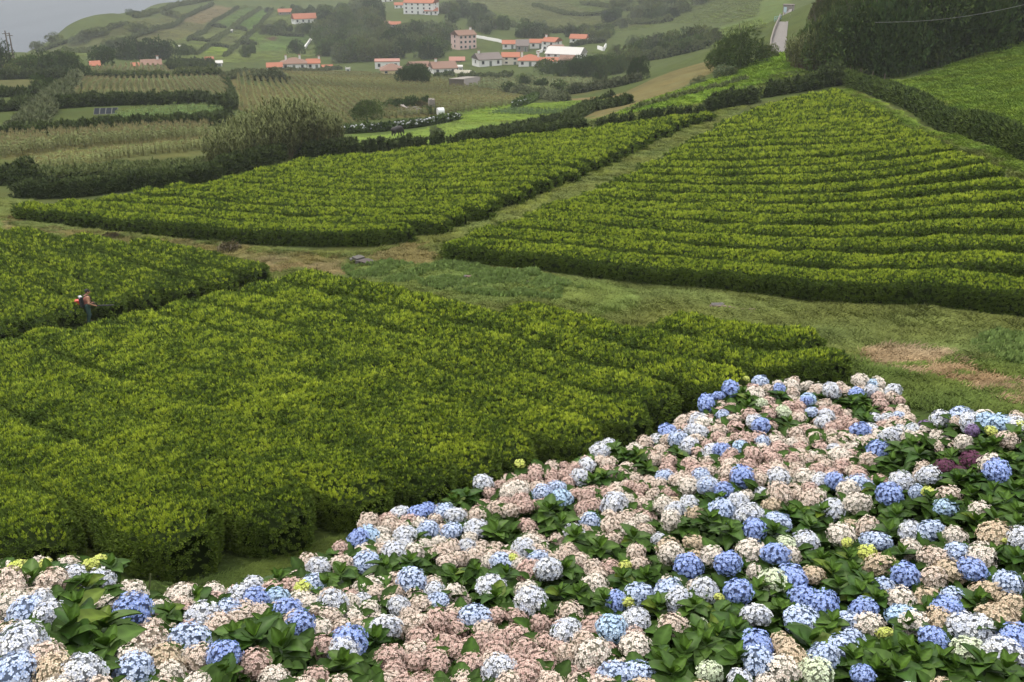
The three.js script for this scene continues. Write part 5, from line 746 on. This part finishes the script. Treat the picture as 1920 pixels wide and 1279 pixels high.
{ const a = at(1640, 42, 62), b = at(2080, -34, 44), m = std([0.16, 0.16, 0.16], 0.6); const pts = []; for (let i = 0; i <= 20; i++) { const q = a.clone().lerp(b, i / 20); q.y -= 0.5 * Math.sin(Math.PI * i / 20); pts.push(q); } const w = part('overhead_wire', new THREE.TubeGeometry(new THREE.CatmullRomCurve3(pts), 40, 0.009, 5), m, scene); tag(w, 'thin overhead wire in front of the dark wood', 'wire'); }
// fence at the wood edge
[[1592, 150], [1612, 153], [1634, 160], [1656, 166]].forEach(([u, v], i) => { const p = G(u, v), t = thing('fence_post', p, ordinal(i) + ' weathered fence post from the top between hedge and wood', 'post', 'fence posts by the wood'); part('post', new THREE.CylinderGeometry(0.05, 0.07, 1.5, 7).translate(0, 0.7, 0), mBark, t); part('post_top', new THREE.ConeGeometry(0.055, 0.06, 7).translate(0, 1.48, 0), mBark, t); });
// solar panel frame in the left plot
{ const p = G(200, 218), t = thing('solar_panel', V3(p.x, p.y, p.z), 'grey tilted solar panel array in the left plot', 'solar panel', null, 0.15); t.scale.setScalar(0.72); const fm = std([0.16, 0.16, 0.16], 0.8), pm = phys([0.025, 0.03, 0.036], 0.8, { specularIntensity: 0.1 }); for (let k = 0; k < 4; k++) { const f = part('panel', boxGeo(1.05, 0.05, 1.7).rotateX(0.6).translate(k * 1.12 - 1.7, 1.0, 0), fm, t); part('glass', boxGeo(0.93, 0.03, 1.58).rotateX(0.6).translate(k * 1.12 - 1.7, 1.045, 0.02), pm, f); } for (const x of [-1.9, 1.9]) part('leg', new THREE.CylinderGeometry(0.05, 0.05, 1.3, 6).translate(x, 0.6, -0.3), fm, t); }
// stone slab bridge, kerb stones, cut-brush heaps
const mStone = std([0.10, 0.092, 0.082], 0.9, { map: plaster });
function stone(w, h, d, sd) { const g = new THREE.BoxGeometry(w, h, d, 5, 3, 4), q = g.attributes.position; for (let i = 0; i < q.count; i++) { const x = q.getX(i), y = q.getY(i), z = q.getZ(i), k = 1 - 0.12 * ((Math.abs(x) / w * 2) ** 4 * (Math.abs(z) / d * 2) ** 4); q.setXYZ(i, x * k + 0.04 * nz(x * 5 + sd, y * 5, z * 5), y + 0.05 * nz(x * 3 + sd, 5, z * 3), z * k + 0.04 * nz(x * 5, y * 5 + sd, z * 5)); } g.computeVertexNormals(); return g; }
{ const p = G(700, 497), q = G(738, 503), t = thing('slab_footbridge', V3(p.x, p.y, p.z), 'narrow dark slab footbridge over the ditch in the grass lane', 'bridge', null, -Math.atan2(q.z - p.z, q.x - p.x)); t.scale.set(0.9, 0.6, 0.7); const m = std([0.08, 0.064, 0.058], 0.9, { map: plaster }); for (let i = 0; i < 3; i++) part('slab', stone(0.72, 0.12, 0.85, i * 4).translate(i * 0.74 - 0.6, 0.14, 0), m, t); const e = part('end_stone', stone(0.55, 0.2, 0.75, 9), mStone, t); e.position.set(-1.35, 0.16, -0.05); for (const x of [-1.1, 1.1]) part('footing', stone(0.3, 0.4, 0.8, x).translate(x, -0.08, 0), mStone, t); }
[[880, 524, 0.32, 'grey stone at the end of the brown ditch board'], [985, 532, 0.22, 'small pale stone in the green weeds'], [1345, 577, 0.3, 'flat pale stone beside the open ditch'], [665, 490, 0.3, 'pale corner stone beside the slab footbridge']].forEach(([u, v, s, l], i) => { const p = G(u, v), t = new THREE.Mesh(stone(s * 1.6, s * 0.7, s, i * 7), mStone); t.name = numbered('field_stone'); t.position.set(p.x, p.y + s * 0.2, p.z); scene.add(t); tag(t, l, 'stone'); });
{ const p = G(905, 525), t = thing('ditch_board', p, 'weathered brown board along the ditch in the green weeds', 'board', null, -0.25), m = std([0.14, 0.085, 0.06], 0.9, { map: plaster }); part('plank', stone(1.5, 0.14, 0.3, 2).translate(0, 0.08, 0), m, t); part('plank', stone(1.3, 0.1, 0.22, 5).translate(0.1, 0.05, 0.32), m, t); }
{ const p = G(1372, 580), t = thing('ditch_board', p, 'sunken brown boards along the open ditch in the grass', 'board', null, -0.3), m = std([0.17, 0.12, 0.09], 0.9, { map: plaster }); part('plank', stone(1.7, 0.1, 0.22, 3).translate(0, 0.05, 0), m, t); part('plank', stone(0.8, 0.08, 0.2, 6).translate(0.9, 0.04, 0.25), m, t); }
function brush(u, v, w, h, label, mat) { const p = G(u, v), t = thing('brush_heap', p, label, 'brush heap', null), r = rng(u), tw = [], lf = []; for (let i = 0; i < 60; i++) { const g = new THREE.CylinderGeometry(0.006, 0.014, rr(0.5, 1.1, r) * w * 0.5, 4).rotateZ(rr(0.6, 1.6, r)).rotateY(r() * 6.28).translate(rr(-0.4, 0.4, r) * w, rr(0.1, 0.7, r) * h, rr(-0.3, 0.3, r) * w); g.deleteAttribute('uv'); tw.push(g.toNonIndexed()); } part('twigs', mergeGeometries(tw), mat, t).userData.kind = 'stuff'; const mats = [], cols = []; for (let i = 0; i < 130; i++) { const a = r() * 6.28, d = Math.sqrt(r()) * 0.5; const f = rr(0.6, 1.3, r); mats.push(place(V3(Math.cos(a) * d * w, h * (1 - d * d * 3) * rr(0.2, 0.95, r), Math.sin(a) * d * w), V3(rr(-1, 1, r), 1, rr(-1, 1, r)).normalize(), 0.2, r)); cols.push(C(0.10 * f, 0.085 * f, 0.035 * f)); } instances('dead_leaves', tuftMature[1], mTea, mats, cols, t); }
brush(430, 470, 1.3, 0.55, 'heap of cut twigs at the edge of the tea lane', std([0.22, 0.18, 0.12], 0.95)); brush(207, 446, 1.1, 0.3, 'low dark heap of brush in the tea lane at the left', std([0.05, 0.04, 0.03], 0.95));
// ---------------------------------------------------------------- the worker
{
  const foot = G(168, 607), p = V3(foot.x, ground(foot.x, foot.z), foot.z), yaw = 2.25, t = thing('person', p, 'person in a sleeveless top working between the tea rows, back turned', 'person', null, yaw); t.scale.setScalar(0.9);
  const skin = std([0.40, 0.20, 0.12], 0.6), shirt = std([0.33, 0.13, 0.10], 0.9), pants = std([0.03, 0.065, 0.055], 0.9), dark = std([0.012, 0.012, 0.014], 0.8);
  // faces +z, leans forward a little; right hand low on the handle
  const J = { hip: [0, 0.95, 0], chest: [0, 1.28, 0.06], neck: [0, 1.46, 0.1], head: [0, 1.62, 0.15] };
  const torso = [[[-0.1, 0.95, 0], [0.1, 0.95, 0], 0.12, 0.12], [[0, 0.98, 0], [0, 1.2, 0.04], 0.135, 0.15], [[-0.1, 1.28, 0.06], [0.1, 1.28, 0.06], 0.125, 0.125], [[-0.17, 1.4, 0.08], [0.17, 1.4, 0.08], 0.075, 0.075]];
  const arms = [[[0.2, 1.39, 0.08], [0.3, 1.13, 0.1], 0.06, 0.048], [[0.3, 1.13, 0.1], [0.24, 0.96, 0.32], 0.045, 0.033], [[-0.2, 1.39, 0.08], [-0.31, 1.14, 0.04], 0.06, 0.048], [[-0.31, 1.14, 0.04], [-0.26, 0.98, 0.26], 0.045, 0.033]];
  const legs = [[[0.1, 0.93, 0], [0.13, 0.5, 0.08], 0.1, 0.07], [[0.13, 0.5, 0.08], [0.13, 0.08, 0], 0.066, 0.045], [[-0.1, 0.93, 0], [-0.14, 0.5, 0.02], 0.1, 0.07], [[-0.14, 0.5, 0.02], [-0.15, 0.08, -0.1], 0.066, 0.045], [[0.13, 0.06, 0], [0.14, 0.04, 0.17], 0.05, 0.04], [[-0.15, 0.06, -0.1], [-0.16, 0.04, 0.07], 0.05, 0.04]];
  const head = [[[0, 1.45, 0.09], [0, 1.56, 0.12], 0.055, 0.055], [[0, 1.66, 0.13], [0, 1.61, 0.16], 0.095, 0.075], [[0, 1.575, 0.2], [0, 1.56, 0.21], 0.05, 0.045], [[0, 1.64, 0.24], [0, 1.61, 0.265], 0.018, 0.016], [[0.095, 1.63, 0.13], [0.1, 1.6, 0.13], 0.018, 0.014], [[-0.095, 1.63, 0.13], [-0.1, 1.6, 0.13], 0.018, 0.014]];
  const hand = (x, y, z, s) => { const b = [[[x, y, z], [x - s * 0.01, y - 0.02, z + 0.07], 0.028, 0.03]]; for (let i = 0; i < 4; i++) { const o = (i - 1.5) * 0.021, L = [0.036, 0.042, 0.04, 0.032][i], x0 = x - s * 0.01, a = [x0 + o, y - 0.02, z + 0.085], m = [x0 + o, y - 0.045, z + 0.085 + L], e = [x0 + o, y - 0.085, z + 0.085 + L * 0.7]; b.push([a, m, 0.0095, 0.009], [m, e, 0.009, 0.008]); } b.push([[x + s * 0.028, y - 0.01, z + 0.02], [x + s * 0.045, y - 0.04, z + 0.055], 0.012, 0.01], [[x + s * 0.045, y - 0.04, z + 0.055], [x + s * 0.025, y - 0.07, z + 0.08], 0.01, 0.009]); return b; };
  const gs = [bodyGeo([...torso, ...arms, ...legs, ...head], 0.018, 0.05), bodyGeo(hand(0.24, 0.955, 0.325, -1), 0.0032, 0.008), bodyGeo(hand(-0.26, 0.975, 0.265, 1), 0.0032, 0.008)];
  const b = part('body', mergeGeometries(gs), skin, t);
  part('trousers', bodyGeo([[[-0.1, 0.96, 0], [0.1, 0.96, 0], 0.135, 0.135], ...legs.slice(0, 4).map(([a, c, r1, r2]) => [a, c, r1 + 0.022, r2 + 0.028])], 0.02, 0.05), pants, t);
  part('tank_top', bodyGeo([[[0, 1.0, 0], [0, 1.2, 0.04], 0.15, 0.165], [[-0.09, 1.28, 0.06], [0.09, 1.28, 0.06], 0.135, 0.135], [[-0.08, 1.4, 0.08], [0.08, 1.4, 0.08], 0.075, 0.075]], 0.02, 0.05), shirt, t);
  part('cap', bodyGeo([[[0, 1.675, 0.125], [0, 1.665, 0.14], 0.107, 0.1], [[-0.04, 1.675, 0.24], [0.04, 1.675, 0.24], 0.016, 0.016]], 0.012, 0.03), dark, t);
  for (const s of [-1, 1]) { part('shoe', bodyGeo([[[s > 0 ? 0.13 : -0.15, 0.06, s > 0 ? -0.03 : -0.13], [s > 0 ? 0.14 : -0.16, 0.045, s > 0 ? 0.18 : 0.08], 0.06, 0.05]], 0.014, 0.03), dark, t); part('eye', new THREE.SphereGeometry(0.011, 8, 6).translate(s * 0.035, 1.645, 0.232), std([0.75, 0.73, 0.7], 0.4), t); } part('mouth', new THREE.TorusGeometry(0.02, 0.005, 6, 10, 3.14).rotateX(0.1).rotateZ(3.14).translate(0, 1.575, 0.255), std([0.32, 0.12, 0.1], 0.6), t);
  // backpack and trimmer are things of their own
  const k = thing('backpack', p, 'black and white backpack engine unit on the worker', 'backpack', null, yaw); k.scale.setScalar(0.9); const rb = (w, h, d, r2 = 0.04) => { const s = new THREE.Shape(); s.moveTo(-w / 2 + r2, -h / 2); s.lineTo(w / 2 - r2, -h / 2); s.quadraticCurveTo(w / 2, -h / 2, w / 2, -h / 2 + r2); s.lineTo(w / 2, h / 2 - r2); s.quadraticCurveTo(w / 2, h / 2, w / 2 - r2, h / 2); s.lineTo(-w / 2 + r2, h / 2); s.quadraticCurveTo(-w / 2, h / 2, -w / 2, h / 2 - r2); s.lineTo(-w / 2, -h / 2 + r2); s.quadraticCurveTo(-w / 2, -h / 2, -w / 2 + r2, -h / 2); return new THREE.ExtrudeGeometry(s, { depth: d, bevelSize: 0.015, bevelThickness: 0.015, bevelSegments: 2 }); };
  part('frame', rb(0.32, 0.5, 0.1).translate(0, 1.2, -0.26), dark, k); part('lid', rb(0.22, 0.09, 0.1).translate(0, 1.44, -0.28), std([0.45, 0.45, 0.45], 0.5), k); for (const s of [-1, 1]) part('strap', new THREE.TubeGeometry(new THREE.CatmullRomCurve3([V3(s * 0.1, 1.42, -0.14), V3(s * 0.12, 1.5, 0.06), V3(s * 0.13, 1.38, 0.2), V3(s * 0.15, 1.15, 0.2), V3(s * 0.17, 1.02, -0.1)]), 24, 0.02, 6), dark, k);
  const m = thing('hedge_trimmer', p, 'red motor hedge trimmer with dark shaft held by the worker', 'trimmer', null, yaw); m.scale.setScalar(0.9); const red = std([0.55, 0.06, 0.03], 0.4); part('motor', rb(0.24, 0.24, 0.26, 0.06).rotateY(1.2).translate(0.5, 0.98, -0.28), red, m); part('shaft', new THREE.CylinderGeometry(0.022, 0.022, 0.95, 8).rotateX(1.45).rotateY(-0.62).translate(0.2, 0.93, 0.1), dark, m); part('handle', new THREE.TorusGeometry(0.08, 0.014, 6, 16, 4.6).translate(0.22, 0.93, 0.4), dark, m); const bl = part('blade_bar', boxGeo(0.09, 0.03, 0.8).rotateY(-0.62).translate(-0.3, 0.85, 0.8), dark, m); for (let i = 0; i < 8; i++) part('tooth', new THREE.ConeGeometry(0.018, 0.07, 4).rotateZ(Math.PI / 2).rotateY(-0.62).translate(-0.3 + (i - 3.5) * -0.055 - 0.06, 0.87, 0.8 + (i - 3.5) * 0.078), dark, bl);
}
// ---------------------------------------------------------------- grass on lanes and pastures, weeds
const blade = (n, h, w, lean, r) => { const pos = [], idx = []; for (let i = 0; i < n; i++) { const a = r() * 6.28, x = rr(-0.5, 0.5, r), z = rr(-0.5, 0.5, r), L = lean * rr(0.3, 1.2, r), H = h * rr(0.6, 1.2, r), o = pos.length / 3; pos.push(x - Math.sin(a) * w, 0, z + Math.cos(a) * w, x + Math.sin(a) * w, 0, z - Math.cos(a) * w, x + Math.cos(a) * L * 0.5 + Math.sin(a) * w * 0.7, H * 0.7, z + Math.sin(a) * L * 0.5 - Math.cos(a) * w * 0.7, x + Math.cos(a) * L, H, z + Math.sin(a) * L); idx.push(o, o + 1, o + 2, o, o + 2, o + 3); } return geo(pos, idx); };
const grassGeo = blade(26, 0.5, 0.03, 0.4, rng(4)), mGrass = phys([1, 1, 1], 1, { specularIntensity: 0.08 }), teaHit = [];
function grass(poly, n, size, name, label, tint = 1, yk = 1, r = rng(n)) {
  const mats = [], cols = [];
  for (const [x, z] of scatter(poly, n, r)) {
    const d = Math.hypot(x, z), [a, b, c] = groundColour(x, z, d), dry = a > b ? 0.3 : 1, thin = 0.5 + 0.5 * nz(x * 0.5, z * 0.5, 77) + 0.35 * nz(x * 1.7, z * 1.7, 78); if (dry < 1 && r() < 0.72) continue; if (thin < 0.12 && r() < 0.6) continue;
    const s = size * rr(0.6, 1.25, r) * (0.75 + 0.5 * thin), f = rr(0.75, 1.3, r) * tint * (dry < 1 ? 0.68 : 1), y = yk * s * rr(0.25, 0.55, r) * (0.6 + 0.8 * thin); Q.setFromAxisAngle(UP, r() * 6.28); mats.push(new THREE.Matrix4().compose(onGround(x, z, -0.01), Q.clone(), V3(s, y, s))); cols.push(C(a * f * 1.5, b * f * 1.42, c * f * 1.3));
  }
  tag(instances(name, grassGeo, mGrass, mats, cols, scene), label, 'grass', null, 'stuff');
}
grass(polyOf([[600, 500], [830, 475], [1000, 505], [1500, 562], [1920, 606], [2200, 640], [2200, 860], [1900, 800], [1700, 760], [1600, 720], [1610, 680], [1480, 660], [1200, 630], [900, 605], [700, 570], [560, 540]]), 52000, 0.42, 'lane_grass', 'short grass on the lane in front of the large tea block');
grass(polyOf([[-60, 372], [60, 375], [40, 400], [60, 420], [400, 455], [680, 475], [790, 455], [830, 492], [640, 540], [520, 530], [400, 490], [0, 450], [-60, 430], [-60, 400]]), 13000, 0.45, 'lane_grass_001', 'dry grass on the lane below the middle tea block');
grass(polyOf([[700, 475], [1000, 378], [1345, 208], [1400, 198], [1113, 362], [800, 475]]), 7000, 0.5, 'lane_grass_002', 'grass lane between the two far tea blocks');
grass(polyOf([[1570, 172], [1600, 165], [1920, 305], [2230, 460], [2230, 540], [1920, 345], [1700, 255]]), 9000, 0.6, 'lane_grass_003', 'grass strip beside the long boundary hedge');
grass(polyOf([[1590, 152], [1700, 152], [1800, 118], [1920, 82], [2150, 30], [2150, 400], [1920, 290], [1750, 215], [1640, 175]]), 32000, 0.8, 'pasture_grass', 'steep green pasture grass below the wood');
grass(polyOf([[1100, 235], [1250, 180], [1400, 122], [1500, 95], [1540, 150], [1340, 205], [1200, 235]]), 12000, 1.0, 'pasture_grass_001', 'bright grass on the slope above the tea');
grass(polyOf([[-200, 1130], [0, 1120], [250, 1120], [430, 1080], [600, 1020], [760, 985], [900, 1010], [500, 1240], [-200, 1270]]), 30000, 0.2, 'lane_grass_004', 'dark lawn between tea and hydrangeas', 0.85);
const weedGeo = tuft(9, 0.6, 0.42, 1.4, rng(12));
function weeds(pts, n, size, label, name) { const poly = polyOf(pts), r = rng(n + 3), mats = [], cols = []; for (const [x, z] of scatter(poly, n, r)) { const k = nz(x * 0.6, z * 0.6, 91) + 0.5 * nz(x * 1.6, z * 1.6, 92); if (k < -0.12) continue; const s = size * rr(0.6, 1.3, r) * (0.8 + k), f = rr(0.8, 1.25, r); mats.push(place(onGround(x, z, s * 0.1), V3(rr(-0.3, 0.3, r), 1, rr(-0.3, 0.3, r)).normalize(), s, r)); cols.push(C(0.175 * f, 0.245 * f, 0.07 * f)); } tag(instances(name, weedGeo, mTea, mats, cols, scene), label, 'weeds', null, 'stuff'); }
weeds([[640, 505], [720, 495], [810, 500], [830, 492], [940, 502], [1040, 522], [1100, 545], [1040, 565], [900, 556], [760, 535], [660, 525]], 7000, 0.32, 'bright green weeds along the ditch in the lane', 'ditch_weeds');
weeds([[1815, 650], [1870, 622], [2000, 630], [2050, 690], [1920, 690], [1850, 672]], 1500, 0.36, 'bright green leafy weeds beside the bare dirt', 'ditch_weeds_001');
weeds([[240, 1095], [330, 1100], [400, 1080], [420, 1100], [340, 1130], [250, 1125]], 900, 0.14, 'low weeds at the foot of the tea row', 'ditch_weeds_002');

grass(polyOf([[890, 15], [1000, 48], [1120, 62], [1260, 42], [1420, 30], [1430, 0], [1330, -20], [1000, -20], [880, -20]]), 12000, 3.2, 'hill_grass', 'rough grass on the terraced hill above the village', 0.8, 0.3);
grass(polyOf([[1110, 98], [1300, 66], [1430, 34], [1440, 50], [1340, 88], [1200, 104]]), 6000, 2.4, 'hill_grass_001', 'open hillside pasture grass below the road', 0.8, 0.3);
grass(polyOf([[60, 108], [200, 62], [330, 25], [440, 8], [560, 20], [600, 60], [590, 105], [440, 118]]), 14000, 3.0, 'hill_grass_002', 'grass and low growth on the far slope by the sea', 0.8, 0.3);
grass(polyOf([[840, 232], [920, 194], [1130, 180], [1150, 190], [1060, 222], [880, 265], [660, 278], [640, 262]]), 9000, 1.2, 'meadow_grass', 'bright meadow grass in the valley', 0.85, 0.5);
scene.traverse((o) => { if (o.isMesh) { o.castShadow = true; o.receiveShadow = true; } });
renderer.render(scene, camera);
